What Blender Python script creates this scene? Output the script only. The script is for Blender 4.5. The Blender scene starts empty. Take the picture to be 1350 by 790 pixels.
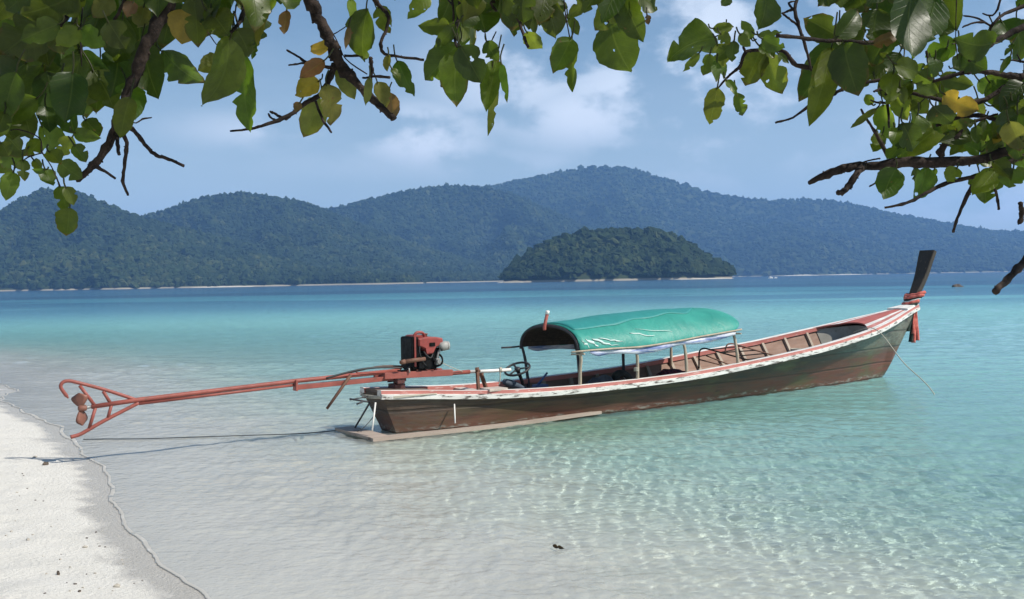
import bpy, bmesh, math, random
import numpy as np
from mathutils import Vector, Matrix

random.seed(7)
rng = np.random.default_rng(11)
SC = bpy.context.scene
COL = SC.collection
rad = math.radians

# ------------------------------------------------------------------ camera
PW, PH, FPX = 1350.0, 790.0, 1325.0          # measured from the photograph
EYE = Vector((0, 0, 2.0))
ROLL = math.atan(0.0185)
PITCH = math.atan(25.5 * math.cos(ROLL) / FPX)
FWD = Vector((0, math.cos(PITCH), -math.sin(PITCH)))
_r0 = Vector((1, 0, 0)); _u0 = _r0.cross(FWD)
RGT = _r0 * math.cos(ROLL) - _u0 * math.sin(ROLL)
UPV = _r0 * math.sin(ROLL) + _u0 * math.cos(ROLL)
cam_d = bpy.data.cameras.new("camera")
cam_d.sensor_width = 36.0
cam_d.lens = 36.0 * FPX / PW
cam_d.clip_start = 0.05
cam_d.clip_end = 30000
cam = bpy.data.objects.new("camera", cam_d)
COL.objects.link(cam)
M3 = Matrix((RGT, UPV, -FWD)).transposed()
cam.matrix_world = Matrix.Translation(EYE) @ M3.to_4x4()
SC.camera = cam

def ray(px, py):
    return FWD + RGT * ((px - PW / 2) / FPX) - UPV * ((py - PH / 2) / FPX)
def at_y(px, py, Y):                          # world point seen at a pixel, Y metres ahead
    d = ray(px, py); return EYE + d * (Y / d.y)
def at_z(px, py, z=0.0):
    d = ray(px, py); return EYE + d * ((z - EYE.z) / d.z)

# ------------------------------------------------------------------ sky, sun, exposure
SUN_EL, SUN_AZ = rad(47), rad(107.5)          # azimuth measured from +Y towards +X
SUN_DIR = Vector((math.sin(SUN_AZ) * math.cos(SUN_EL), math.cos(SUN_AZ) * math.cos(SUN_EL), math.sin(SUN_EL)))
world = bpy.data.worlds.new("World"); SC.world = world; world.use_nodes = True
wn = world.node_tree; wn.nodes.clear()
def N(nt, typ, **kw):
    n = nt.nodes.new(typ)
    for k, v in kw.items():
        if k == 'ins':
            for i, x in v.items(): n.inputs[i].default_value = x
        else: setattr(n, k, v)
    return n
sky = N(wn, 'ShaderNodeTexSky', sky_type='NISHITA', sun_disc=False)
sky.sun_elevation = SUN_EL; sky.sun_rotation = SUN_AZ
sky.air_density = 1.0; sky.dust_density = 0.35; sky.ozone_density = 1.2; sky.altitude = 0
tc = N(wn, 'ShaderNodeTexCoord')
# thin clouds: noise over the direction of view, squeezed towards the horizon
def cloud(scale, lo, hi, offs, zs=3.2, detail=6, rough=.55):
    mp = N(wn, 'ShaderNodeMapping'); mp.inputs['Location'].default_value = offs
    mp.inputs['Scale'].default_value = (1, 1, zs)
    ns = N(wn, 'ShaderNodeTexNoise'); ns.inputs['Scale'].default_value = scale
    ns.inputs['Detail'].default_value = detail; ns.inputs['Roughness'].default_value = rough
    rp = N(wn, 'ShaderNodeMapRange', interpolation_type='SMOOTHSTEP')
    rp.inputs['From Min'].default_value = lo; rp.inputs['From Max'].default_value = hi
    wn.links.new(tc.outputs['Generated'], mp.inputs[0]); wn.links.new(mp.outputs[0], ns.inputs[0])
    wn.links.new(ns.outputs[0], rp.inputs[0]); return rp.outputs[0]
def wmath(op, a, b):
    m = N(wn, 'ShaderNodeMath', operation=op, use_clamp=(op == 'ADD'))
    for i, x in enumerate((a, b)):
        if isinstance(x, (int, float)): m.inputs[i].default_value = x
        else: wn.links.new(x, m.inputs[i])
    return m.outputs[0]
def puff(px, py, ax, ay, k):                  # one cloud bank standing in a given direction of the sky
    d = ray(px, py).normalized()
    sb = N(wn, 'ShaderNodeVectorMath', operation='SUBTRACT'); sb.inputs[1].default_value = d
    wn.links.new(tc.outputs['Generated'], sb.inputs[0])
    ml = N(wn, 'ShaderNodeVectorMath', operation='MULTIPLY'); ml.inputs[1].default_value = (1 / ax, .6 / ax, 1 / ay)
    wn.links.new(sb.outputs[0], ml.inputs[0])
    ln = N(wn, 'ShaderNodeVectorMath', operation='LENGTH'); wn.links.new(ml.outputs[0], ln.inputs[0])
    rp = N(wn, 'ShaderNodeMapRange', interpolation_type='SMOOTHSTEP')
    for i, x in ((1, 1.25), (2, 0.0), (3, 0.0), (4, k)): rp.inputs[i].default_value = x
    wn.links.new(ln.outputs['Value'], rp.inputs[0]); return rp.outputs[0]
soft = cloud(6.5, .36, .74, (3.1, .7, .2))
tex = cloud(9, .43, .57, (1.3, 5.2, 2.6), zs=1.7, detail=8, rough=.52)
bank = None
for p in ((930, 70, .20, .13, 1.0), (770, 150, .10, .045, .9), (850, 120, .16, .07, .9), (560, 178, .08, .040, .95), (690, 100, .12, .07, .8),
          (1300, 40, .16, .10, .7), (1290, 265, .09, .03, .6), (340, 172, .10, .022, .5), (760, 40, .16, .07, .6), (650, 215, .25, .02, .3)):
    v = puff(*p); bank = v if bank is None else wmath('MAXIMUM', bank, v)
cl = wmath('MULTIPLY', bank, tex)
cl = wmath('MULTIPLY', cl, .95)
cl = wmath('ADD', cl, wmath('MULTIPLY', soft, .06))
sz = N(wn, 'ShaderNodeSeparateXYZ'); wn.links.new(tc.outputs['Generated'], sz.inputs[0])
lowband = N(wn, 'ShaderNodeMapRange', interpolation_type='SMOOTHSTEP')
for i, x in ((1, .30), (2, .03), (3, 0.0), (4, .36)): lowband.inputs[i].default_value = x
wn.links.new(sz.outputs[2], lowband.inputs[0]); cl = wmath('ADD', cl, lowband.outputs[0])
mixc = N(wn, 'ShaderNodeMix', data_type='RGBA')
wn.links.new(cl, mixc.inputs['Factor']); tn = N(wn, 'ShaderNodeMix', data_type='RGBA', blend_type='MULTIPLY'); tn.inputs['Factor'].default_value = 1.0; tn.inputs['B'].default_value = (.90, 1.01, .99, 1)
wn.links.new(sky.outputs[0], tn.inputs['A']); wn.links.new(tn.outputs['Result'], mixc.inputs['A'])
mixc.inputs['B'].default_value = (9.0, 9.9, 11.2, 1)
bg = N(wn, 'ShaderNodeBackground'); bg.inputs[1].default_value = 0.074
wo = N(wn, 'ShaderNodeOutputWorld')
wn.links.new(mixc.outputs['Result'], bg.inputs[0]); wn.links.new(bg.outputs[0], wo.inputs[0])

sun_d = bpy.data.lights.new("sun", 'SUN'); sun_d.energy = 4.6; sun_d.angle = rad(0.53)
sun_d.color = (1.0, 0.95, 0.86)
sun = bpy.data.objects.new("sun", sun_d); COL.objects.link(sun)
sun.rotation_euler = SUN_DIR.to_track_quat('Z', 'Y').to_euler()
sun.location = (20, -10, 30)
sun_d.cycles.is_caustics_light = True         # sunlight bends through the wave crests onto the sand
vs = SC.view_settings
vs.view_transform = 'Standard'; vs.look = 'None'; vs.exposure = 0.42; vs.gamma = 1.0; vs.use_curve_mapping = False
SC.cycles.max_bounces = 10; SC.cycles.transmission_bounces = 6; SC.cycles.glossy_bounces = 3
SC.cycles.diffuse_bounces = 3; SC.cycles.transparent_max_bounces = 12; SC.cycles.volume_bounces = 1
SC.cycles.sample_clamp_indirect = 4.0; SC.cycles.sample_clamp_direct = 0.0
SC.cycles.use_denoising = True; SC.cycles.caustics_refractive = True; SC.cycles.caustics_reflective = True

# ------------------------------------------------------------------ helpers
def tag(o, label=None, cat=None, group=None, kind=None):
    if label: o['label'] = label
    if cat: o['category'] = cat
    if group: o['group'] = group
    if kind: o['kind'] = kind
    return o
def empty(name, loc=(0, 0, 0), rz=0.0):
    o = bpy.data.objects.new(name, None); COL.objects.link(o)
    o.location = loc; o.rotation_euler = (0, 0, rz); o.empty_display_size = .1
    return o
def mesh(name, verts, faces, mats, parent=None, smooth=True, midx=None, col=None, uv=None):
    me = bpy.data.meshes.new(name)
    verts = np.asarray(verts, dtype=np.float64).reshape(-1, 3)
    if isinstance(faces, np.ndarray):
        nf, k = faces.shape
        me.vertices.add(len(verts)); me.vertices.foreach_set('co', verts.ravel())
        me.loops.add(nf * k); me.loops.foreach_set('vertex_index', faces.astype(np.int32).ravel())
        me.polygons.add(nf)
        me.polygons.foreach_set('loop_start', np.arange(0, nf * k, k, dtype=np.int32))
        me.update(calc_edges=True)
    else:
        me.from_pydata([tuple(v) for v in verts], [], [tuple(f) for f in faces]); me.update()
    if not isinstance(mats, (list, tuple)): mats = [mats]
    for m in mats: me.materials.append(m)
    n = len(me.polygons)
    me.polygons.foreach_set('use_smooth', np.full(n, bool(smooth)))
    if midx is not None: me.polygons.foreach_set('material_index', np.asarray(midx, dtype=np.int32))
    if col is not None:                        # one tint per vertex
        a = me.color_attributes.new('tint', 'FLOAT_COLOR', 'POINT')
        c = np.ones((len(verts), 4)); c[:, :3] = col; a.data.foreach_set('color', c.ravel())
    if uv is not None:
        u = me.uv_layers.new(name='uv')
        li = np.empty(len(me.loops), dtype=np.int32); me.loops.foreach_get('vertex_index', li)
        u.data.foreach_set('uv', np.asarray(uv)[li].ravel())
    me.update()
    o = bpy.data.objects.new(name, me); COL.objects.link(o)
    if parent: o.parent = parent
    return o

def mat(name):
    m = bpy.data.materials.new(name); m.use_nodes = True
    nt = m.node_tree; nt.nodes.clear()
    out = N(nt, 'ShaderNodeOutputMaterial')
    return m, nt, out
def ramp(nt, stops, fac=None, interp='LINEAR'):
    r = N(nt, 'ShaderNodeValToRGB'); cr = r.color_ramp; cr.interpolation = interp
    while len(cr.elements) < len(stops): cr.elements.new(0.5)
    for e, (p, c) in zip(cr.elements, stops):
        e.position = p; e.color = (*c, 1) if len(c) == 3 else c
    if fac is not None: nt.links.new(fac, r.inputs[0])
    return r.outputs[0]
def noise(nt, scale, detail=4, rough=.55, vec=None, mscale=None, dist=0):
    n = N(nt, 'ShaderNodeTexNoise'); n.inputs['Scale'].default_value = scale
    n.inputs['Detail'].default_value = detail; n.inputs['Roughness'].default_value = rough
    n.inputs['Distortion'].default_value = dist
    if vec is None:
        t = N(nt, 'ShaderNodeTexCoord'); vec = t.outputs['Object']
    if mscale:
        mp = N(nt, 'ShaderNodeMapping'); mp.inputs['Scale'].default_value = mscale
        nt.links.new(vec, mp.inputs[0]); vec = mp.outputs[0]
    nt.links.new(vec, n.inputs['Vector']); return n.outputs['Fac']
def mixcol(nt, fac, a, b, blend='MIX'):
    m = N(nt, 'ShaderNodeMix', data_type='RGBA', blend_type=blend)
    for s, x in (('Factor', fac), ('A', a), ('B', b)):
        if isinstance(x, (int, float)): m.inputs[s].default_value = x
        elif isinstance(x, tuple): m.inputs[s].default_value = (*x, 1) if len(x) == 3 else x
        else: nt.links.new(x, m.inputs[s])
    return m.outputs['Result']
def rng_node(nt, v, a, b, c=0.0, d=1.0, smooth=True):
    r = N(nt, 'ShaderNodeMapRange', interpolation_type='SMOOTHSTEP' if smooth else 'LINEAR')
    for i, x in ((1, a), (2, b), (3, c), (4, d)): r.inputs[i].default_value = x
    nt.links.new(v, r.inputs[0]); return r.outputs[0]
def mth(nt, op, a, b=0.0):
    m = N(nt, 'ShaderNodeMath', operation=op)
    for i, x in enumerate((a, b)):
        if isinstance(x, (int, float)): m.inputs[i].default_value = x
        else: nt.links.new(x, m.inputs[i])
    return m.outputs[0]
def principled(nt, out, color, rough=.6, spec=.5, metal=0.0, bump=None, bstr=.3, bdist=.01):
    p = N(nt, 'ShaderNodeBsdfPrincipled')
    if isinstance(color, tuple): p.inputs['Base Color'].default_value = (*color, 1)
    else: nt.links.new(color, p.inputs['Base Color'])
    if isinstance(rough, (int, float)): p.inputs['Roughness'].default_value = rough
    else: nt.links.new(rough, p.inputs['Roughness'])
    p.inputs['Specular IOR Level'].default_value = spec; p.inputs['Metallic'].default_value = metal
    if bump is not None:
        b = N(nt, 'ShaderNodeBump'); b.inputs['Strength'].default_value = bstr; b.inputs['Distance'].default_value = bdist
        nt.links.new(bump, b.inputs['Height']); nt.links.new(b.outputs[0], p.inputs['Normal'])
    nt.links.new(p.outputs[0], out.inputs['Surface']); return p

# value noise for terrain
def _hash(i, j, s):
    h = (i.astype(np.int64) * 374761393 + j.astype(np.int64) * 668265263 + s * 1442695041) & 0x7fffffff
    h = ((h ^ (h >> 13)) * 1274126177) & 0x7fffffff
    h = (h ^ (h >> 16)) & 0xffff
    return h / 65535.0
def vnoise(x, y, s=0):
    i = np.floor(x); j = np.floor(y); fx = x - i; fy = y - j
    fx = fx * fx * (3 - 2 * fx); fy = fy * fy * (3 - 2 * fy)
    a = _hash(i, j, s); b = _hash(i + 1, j, s); c = _hash(i, j + 1, s); d = _hash(i + 1, j + 1, s)
    return (a + (b - a) * fx) * (1 - fy) + (c + (d - c) * fx) * fy
def fbm(x, y, o=4, s=0):
    v = 0; a = .5
    for k in range(o): v = v + a * (vnoise(x, y, s + k) - .5); x = x * 2.03 + 17.1; y = y * 2.03 + 5.3; a *= .5
    return v
def smooth(a, b, x):
    t = np.clip((x - a) / (b - a), 0, 1); return t * t * (3 - 2 * t)

# ------------------------------------------------------------------ sand sheet: beach and sea bed in one
SHORE_P = np.array([-2.16, 6.4]); SHORE_N = np.array([0.857, 0.515])
def shore_s(x, y):                            # metres seaward of the waterline
    t = -(x - SHORE_P[0]) * SHORE_N[1] + (y - SHORE_P[1]) * SHORE_N[0]      # the beach curves away to the left
    return (x - SHORE_P[0]) * SHORE_N[0] + (y - SHORE_P[1]) * SHORE_N[1] + np.maximum(t - 17, 0) ** 2 / (40 + .9 * np.maximum(t - 17, 0))
def ground_z(x, y):
    s = shore_s(x, y); t = -(x - SHORE_P[0]) * SHORE_N[1] + (y - SHORE_P[1]) * SHORE_N[0]
    s2 = s + .20 * np.sin(t * .55 + .6) * smooth(14, 2, np.abs(s)) + .55 * fbm(t * .45, s * .3, 3, 3) * smooth(16, 1, np.abs(s))
    d = np.interp(s2, [-60, -9, -4, 0, 2, 5, 9, 15, 25, 45, 80, 130, 250, 600], [1.6, 1.0, .40, 0, -.10, -.27, -.50, -.88, -1.55, -2.5, -3.3, -4.6, -9, -14])
    # cusps and foot-churned sand, fading out at the waterline and under water
    q = smooth(0, .9, np.abs(s2))
    d = d + .10 * fbm(x * .7, y * .7, 4, 9) * smooth(60, 4, s) * .6 * (.25 + .75 * q)
    d = d + .05 * fbm(x * 3.1, y * 3.1, 3, 21) * smooth(3.0, -1.0, s) * q
    d = d + .028 * fbm(x * 7.3, y * 7.3, 2, 33) * smooth(-.25, -.9, s2)
    return d
def polar_grid(r0, r1, r2, dr1, dr2, fine, coarse):
    a = r0 * np.exp(np.linspace(0, math.log(r1 / r0), int(math.log(r1 / r0) / dr1) + 1))
    b = r1 * np.exp(np.linspace(0, math.log(r2 / r1), int(math.log(r2 / r1) / dr2) + 1))[1:]
    r = np.concatenate([a, b]); nr = len(r)
    th = np.concatenate([np.arange(-36, 36, fine), np.arange(36, 324, coarse)])
    th = np.radians(th); A, Rr = np.meshgrid(th, r)
    x = Rr * np.sin(A); y = Rr * np.cos(A); n = len(th)
    i = np.arange(nr - 1)[:, None] * n; j = np.arange(n)[None, :]; k = (j + 1) % n
    f = np.stack([i + j, i + k, i + n + k, i + n + j], -1).reshape(-1, 4)
    return x, y, f
gx, gy, gf = polar_grid(.4, 26, 9000, .0055, .02, .24, 3.0)
gz = ground_z(gx, gy)
m_sand, nt, out = mat("sand")
geo = N(nt, 'ShaderNodeNewGeometry'); pos = geo.outputs['Position']
sep = N(nt, 'ShaderNodeSeparateXYZ'); nt.links.new(pos, sep.inputs[0])
n1 = noise(nt, 60, 6, .7, pos); n2 = noise(nt, 2.2, 5, .6, pos); n3 = noise(nt, 320, 2, .5, pos)
wz = mth(nt, 'ADD', sep.outputs[2], mth(nt, 'MULTIPLY', mth(nt, 'SUBTRACT', noise(nt, 3.0, 5, .6, pos), .5), .06))
wet = rng_node(nt, wz, .026, .004)
dry = mixcol(nt, n2, (.60, .575, .52), (.70, .675, .625))
dry = mixcol(nt, rng_node(nt, n1, .56, .78), dry, (.46, .425, .37)); dry = mixcol(nt, rng_node(nt, noise(nt, 130, 3, .6, pos), .66, .72), dry, (.74, .72, .68))
dry = mixcol(nt, rng_node(nt, n3, .66, .75), dry, (.30, .26, .22))
damp = mth(nt, 'MULTIPLY', wet, rng_node(nt, wz, -.06, .0, .12, 1.0))
base = mixcol(nt, damp, dry, mixcol(nt, .5, dry, (.32, .29, .25)))
base = mixcol(nt, rng_node(nt, sep.outputs[2], -.03, -.16), base, mixcol(nt, noise(nt, 1.1, 4, .6, pos), (.70, .675, .60), (.80, .775, .70)))
# sea grass and reef patches far out: a darker bed
dist = N(nt, 'ShaderNodeVectorMath', operation='LENGTH'); nt.links.new(pos, dist.inputs[0])
gr = noise(nt, .014, 4, .55, pos, (1, 2.2, 1))
weed = mth(nt, 'MULTIPLY', rng_node(nt, gr, .44, .54), rng_node(nt, dist.outputs['Value'], 45, 85))
base = mixcol(nt, weed, base, (.05, .075, .085))
# greenish patch painted on the bed in place of the hull's reflection
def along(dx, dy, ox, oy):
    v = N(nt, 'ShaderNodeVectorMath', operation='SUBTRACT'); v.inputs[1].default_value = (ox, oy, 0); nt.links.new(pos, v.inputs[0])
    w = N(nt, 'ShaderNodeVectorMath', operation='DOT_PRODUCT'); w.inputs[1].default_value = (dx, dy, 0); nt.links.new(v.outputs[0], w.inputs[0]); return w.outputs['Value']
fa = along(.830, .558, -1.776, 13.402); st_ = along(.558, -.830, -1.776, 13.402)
hull_reflection = mth(nt, 'MULTIPLY', mth(nt, 'MULTIPLY', rng_node(nt, fa, .2, 2.6), rng_node(nt, fa, 9.5, 6.0)), mth(nt, 'MULTIPLY', rng_node(nt, st_, 3.0, .9), rng_node(nt, st_, -2.5, -.5)))
hull_reflection = mth(nt, 'MULTIPLY', hull_reflection, rng_node(nt, noise(nt, 1.6, 5, .65, pos), .25, .6, .35, .8))
base = mixcol(nt, hull_reflection, base, (.36, .42, .22))
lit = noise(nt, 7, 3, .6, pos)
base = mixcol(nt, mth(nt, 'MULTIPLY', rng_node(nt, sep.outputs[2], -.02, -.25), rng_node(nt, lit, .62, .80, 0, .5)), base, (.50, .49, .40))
bh = mth(nt, 'ADD', noise(nt, 28, 6, .65, pos), mth(nt, 'MULTIPLY', noise(nt, 160, 3, .6, pos), .35))
rough = mixcol(nt, wet, (.95,) * 3, (.22,) * 3)
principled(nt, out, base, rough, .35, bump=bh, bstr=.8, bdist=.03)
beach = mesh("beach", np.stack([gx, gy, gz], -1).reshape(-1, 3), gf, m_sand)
tag(beach, "pale coral sand beach sloping under the clear water", "beach", kind="structure")
beach.cycles.is_caustics_receiver = True

# ------------------------------------------------------------------ sea surface
wx, wy, wf = polar_grid(3.6, 26, 12000, .0023, .012, .125, 4.0)
wr = np.hypot(wx, wy)
h = np.zeros_like(wx)
sp = np.maximum(wr * .0026, .008)
nw = 110
for k in range(nw):
    lam = .085 * (1.7 / .085) ** (k / (nw - 1)) * rng.uniform(.9, 1.1)
    ang = rng.normal(rad(250), rad(48)); kk = 2 * math.pi / lam
    slope = .0185 * (lam / .4) ** (-.62)
    amp = slope / kk
    fade = smooth(2.4, 4.2, lam / sp)
    h += amp * fade * np.sin(kk * (wx * math.cos(ang) + wy * math.sin(ang)) + rng.uniform(0, 6.28))
gust = .75 + .9 * fbm(wx * .12, wy * .2, 3, 40)
gz_w = ground_z(wx, wy); depth = -gz_w
h = h * np.clip(gust, .35, 1.4) * smooth(0.0, .14, depth + .012) * smooth(900, 60, wr)
EDGE = .007                                                   # the sheet ends where it is thinner than this
keep = depth.ravel()[wf].max(1) > EDGE
wf = wf[keep]
m_sea, nt, out = mat("sea_water")
geo = N(nt, 'ShaderNodeNewGeometry'); pos = geo.outputs['Position']
dl = N(nt, 'ShaderNodeVectorMath', operation='LENGTH'); nt.links.new(pos, dl.inputs[0])
far = rng_node(nt, dl.outputs['Value'], 8, 70)
nb = mth(nt, 'ADD', noise(nt, 3.0, 3, .6, pos, (1, 1.5, 1)), mth(nt, 'MULTIPLY', noise(nt, .6, 3, .6, pos, (1, 2, 1)), 2.2))
bp = N(nt, 'ShaderNodeBump'); bp.inputs['Distance'].default_value = .11
nt.links.new(mth(nt, 'MULTIPLY', far, .55), bp.inputs['Strength']); nt.links.new(nb, bp.inputs['Height'])
fine = mth(nt, 'ADD', noise(nt, 13, 3, .65, pos), mth(nt, 'MULTIPLY', noise(nt, 5.5, 2, .6, pos), 1.6))
bp2 = N(nt, 'ShaderNodeBump'); bp2.inputs['Distance'].default_value = .016; bp2.inputs['Strength'].default_value = .5
nt.links.new(fine, bp2.inputs['Height']); nt.links.new(bp.outputs[0], bp2.inputs['Normal'])
at = N(nt, 'ShaderNodeAttribute', attribute_name='tint')        # rgb: body colour of the water column, alpha: how much of it is seen
ab = N(nt, 'ShaderNodeAttribute', attribute_name='clear')       # what the column lets through
rf = N(nt, 'ShaderNodeBsdfRefraction'); rf.inputs['IOR'].default_value = 1.333; rf.inputs['Roughness'].default_value = 0.0
nt.links.new(ab.outputs['Color'], rf.inputs['Color']); nt.links.new(bp2.outputs[0], rf.inputs['Normal'])
df = N(nt, 'ShaderNodeBsdfDiffuse'); nt.links.new(at.outputs['Color'], df.inputs['Color']); nt.links.new(bp2.outputs[0], df.inputs['Normal'])
mb = N(nt, 'ShaderNodeMixShader'); nt.links.new(at.outputs['Alpha'], mb.inputs[0])
nt.links.new(rf.outputs[0], mb.inputs[1]); nt.links.new(df.outputs[0], mb.inputs[2])
gs = N(nt, 'ShaderNodeBsdfGlossy'); gs.inputs['Roughness'].default_value = .06; nt.links.new(bp2.outputs[0], gs.inputs['Normal'])
fr = N(nt, 'ShaderNodeFresnel'); fr.inputs['IOR'].default_value = 1.333; nt.links.new(bp2.outputs[0], fr.inputs['Normal'])
ms = N(nt, 'ShaderNodeMixShader'); nt.links.new(mth(nt, 'MULTIPLY', fr.outputs[0], .85), ms.inputs[0])
nt.links.new(mb.outputs[0], ms.inputs[1]); nt.links.new(gs.outputs[0], ms.inputs[2])
nt.links.new(ms.outputs[0], out.inputs['Surface'])
dw = np.maximum(depth, 0)[..., None]
clear = np.exp(-np.array([.34, .028, .045]) * dw * 1.8)
L = np.log(np.maximum(wr, 1))
body = np.stack([np.interp(L, np.log([8, 16, 30, 55, 90, 140, 250, 600]), c) for c in
                 ([.26, .28, .29, .26, .175, .075, .042, .04], [.51, .55, .59, .58, .46, .255, .145, .12], [.50, .55, .59, .58, .51, .35, .25, .23])], -1)
wv = fbm(wx / 90 + 3, wy / 34, 4, 70)
weedy = smooth(.02, .12, wv + .05) * smooth(50, 95, wr) * smooth(500, 160, wr)
body = body * (1 - weedy[..., None] * np.array([.45, .42, .25]))
seen = (1 - np.exp(-np.maximum(dw[..., 0] - .20, 0) / .75))
milk = smooth(.30, .03, dw[..., 0]) * (.50 + .25 * fbm(wx * .8, wy * .8, 3, 90))          # pale tint put into the shallows to brighten them
k_ = (milk / np.maximum(milk + seen, 1e-4))[..., None]
body = body * (1 - k_) + np.array([.66, .65, .595]) * k_
seen = np.clip(seen + milk, 0, 1)
tint = np.concatenate([body, seen[..., None]], -1).reshape(-1, 4)
sea = mesh("sea", np.stack([wx, wy, h], -1).reshape(-1, 3), wf, m_sea)
tag(sea, "clear turquoise sea turning deep blue far out", "sea", kind="structure")
sea.data.color_attributes.new('tint', 'FLOAT_COLOR', 'POINT').data.foreach_set('color', tint.ravel())
sea.data.color_attributes.new('clear', 'FLOAT_COLOR', 'POINT').data.foreach_set('color', np.concatenate([clear, np.ones_like(dw)], -1).ravel())
sea.cycles.is_caustics_caster = True

# thin lace of spent foam where the water ends
def waterline(t):
    lo = np.full_like(t, -2.5); hi = np.full_like(t, 2.5)
    P = lambda s_: (SHORE_P[0] - t * SHORE_N[1] + s_ * SHORE_N[0], SHORE_P[1] + t * SHORE_N[0] + s_ * SHORE_N[1])
    for _ in range(30):
        m = (lo + hi) / 2; g = ground_z(*P(m)) + EDGE; lo = np.where(g > 0, m, lo); hi = np.where(g > 0, hi, m)
    return P((lo + hi) / 2)
ft = np.arange(-9, 34, .05); fx, fy = waterline(ft)
fw = .050 * (1 + 1.4 * fbm(ft * 1.3, ft * 0, 3, 55)) * (.35 + .65 * smooth(-.15, .2, fbm(ft * .35, ft * 0 + 4, 2, 57)))
fw = np.clip(fw, .030, .10)
FV = []; FF = []
for k in range(len(ft)):
    for u, zz in ((-.40, -.004), (-.22, .0005), (.50, .0008), (.72, -.002)):
        X = fx[k] + SHORE_N[0] * u * fw[k]; Y = fy[k] + SHORE_N[1] * u * fw[k]
        FV.append((X, Y, zz))
fm = fbm(ft * .8, ft * 0 + 9, 3, 61)
for k in range(len(ft) - 1):
    for u in range(3):
        a = k * 4 + u; FF.append((a, a + 1, a + 5, a + 4))
m_foam, nt, out = mat("foam"); principled(nt, out, mixcol(nt, rng_node(nt, noise(nt, 6, 6, .7), .50, .68), (.40, .385, .355), (.50, .49, .465)), .8, .2, bump=noise(nt, 60), bstr=.3, bdist=.002)
foam = mesh("foam", FV, FF, m_foam, smooth=False); tag(foam, "thin broken line of foam along the water's edge", "foam", kind="stuff")
# ------------------------------------------------------------------ hills, island and their woods
HAZE = True
m_soil, nt, out = mat("hill_soil")
geo = N(nt, 'ShaderNodeNewGeometry'); sep = N(nt, 'ShaderNodeSeparateXYZ'); nt.links.new(geo.outputs['Position'], sep.inputs[0])
c = mixcol(nt, noise(nt, .05, 4, .6, geo.outputs['Position']), (.022, .035, .012), (.05, .06, .022))
c = mixcol(nt, rng_node(nt, sep.outputs[2], 2.0, 1.0), c, (.28, .25, .20))
principled(nt, out, c, .9, .1)
def forest_mat(name, a, b, c):
    m, nt, out = mat(name)
    at = N(nt, 'ShaderNodeAttribute', attribute_name='tint')
    sp = N(nt, 'ShaderNodeSeparateColor'); nt.links.new(at.outputs['Color'], sp.inputs[0])
    geo = N(nt, 'ShaderNodeNewGeometry')
    col = ramp(nt, [(0, a), (.55, b), (1, c)], sp.outputs[0])
    col = mixcol(nt, rng_node(nt, noise(nt, .35, 3, .7, geo.outputs['Position']), .3, .7), mixcol(nt, .5, col, (.01, .016, .006)), col)
    principled(nt, out, col, .85, .15, bump=noise(nt, .55, 4, .7, geo.outputs['Position']), bstr=.9, bdist=1.6)
    return m
m_wood = forest_mat("forest_green", (.009, .022, .008), (.028, .050, .014), (.085, .100, .032))

def ico_half():
    bm = bmesh.new(); bmesh.ops.create_icosphere(bm, subdivisions=2, radius=1.0)
    bmesh.ops.delete(bm, geom=[v for v in bm.verts if v.co.z < -.35], context='VERTS')
    v = np.array([v.co[:] for v in bm.verts]); bm.verts.ensure_lookup_table()
    f = np.array([[q.index for q in p.verts] for p in bm.faces]); bm.free(); return v, f
def ico_low():
    bm = bmesh.new(); bmesh.ops.create_icosphere(bm, subdivisions=1, radius=1.0)
    bmesh.ops.delete(bm, geom=[v for v in bm.verts if v.co.z < -.55], context='VERTS')
    v = np.array([v.co[:] for v in bm.verts])
    f = np.array([[q.index for q in p.verts] for p in bm.faces]); bm.free(); return v, f
def forest(name, P, R, ico, label, jit=.28, tall=(1.1, 1.3)):
    bv, bf = ico; n = len(P); k = len(bv)
    R = R * np.where(rng.random(n) < .07, rng.uniform(*tall, n), rng.uniform(.8, 1.05, n)); P = P + np.stack([0 * R, 0 * R, rng.uniform(-.2, .35, n) * R], -1)
    sc = R[:, None] * np.stack([rng.uniform(.8, 1.25, n), rng.uniform(.8, 1.25, n), rng.uniform(.7, 1.25, n)], -1)
    a = rng.uniform(0, 6.283, n); ca, sa = np.cos(a), np.sin(a)
    V = bv[None] * (1 + jit * rng.normal(size=(n, k, 1)))
    X = V[..., 0] * ca[:, None] - V[..., 1] * sa[:, None]; Y = V[..., 0] * sa[:, None] + V[..., 1] * ca[:, None]
    V = np.stack([X, Y, V[..., 2]], -1) * sc[:, None, :] + P[:, None, :]
    F = (bf[None] + (np.arange(n) * k)[:, None, None]).reshape(-1, 3)
    t = np.clip(rng.beta(4, 6, n) + .9 * fbm(P[:, 0] / 70, P[:, 1] / 110, 4, 5) + .28 * fbm(P[:, 0] / 18, P[:, 1] / 30, 2, 15), 0, 1)  # broad patches put sunlit and darker slopes into the crown colour
    c = np.repeat(np.stack([t, t, t], -1), k, 0)
    o = mesh(name, V.reshape(-1, 3), F, m_wood, smooth=False, col=c)
    return tag(o, label, "forest", kind="stuff")
def ridge(pts, Yr, dens):
    px = np.array([p[0] for p in pts], float); py = np.array([p[1] for p in pts], float)
    xs = np.arange(px[0], px[-1] + .1, dens)
    # smooth interpolation (Catmull-like through a fine moving average)
    ys = np.interp(xs, px, py); k = max(3, int(10 / dens)); ker = np.ones(k) / k
    ys = np.convolve(np.pad(ys, k, mode='edge'), ker, 'same')[k:-k]
    Z = np.array([at_y(a, b, Yr).z for a, b in zip(xs, ys)])
    T = np.array([at_y(a, 370, Yr).x / Yr for a in xs])
    return T, Z
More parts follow.
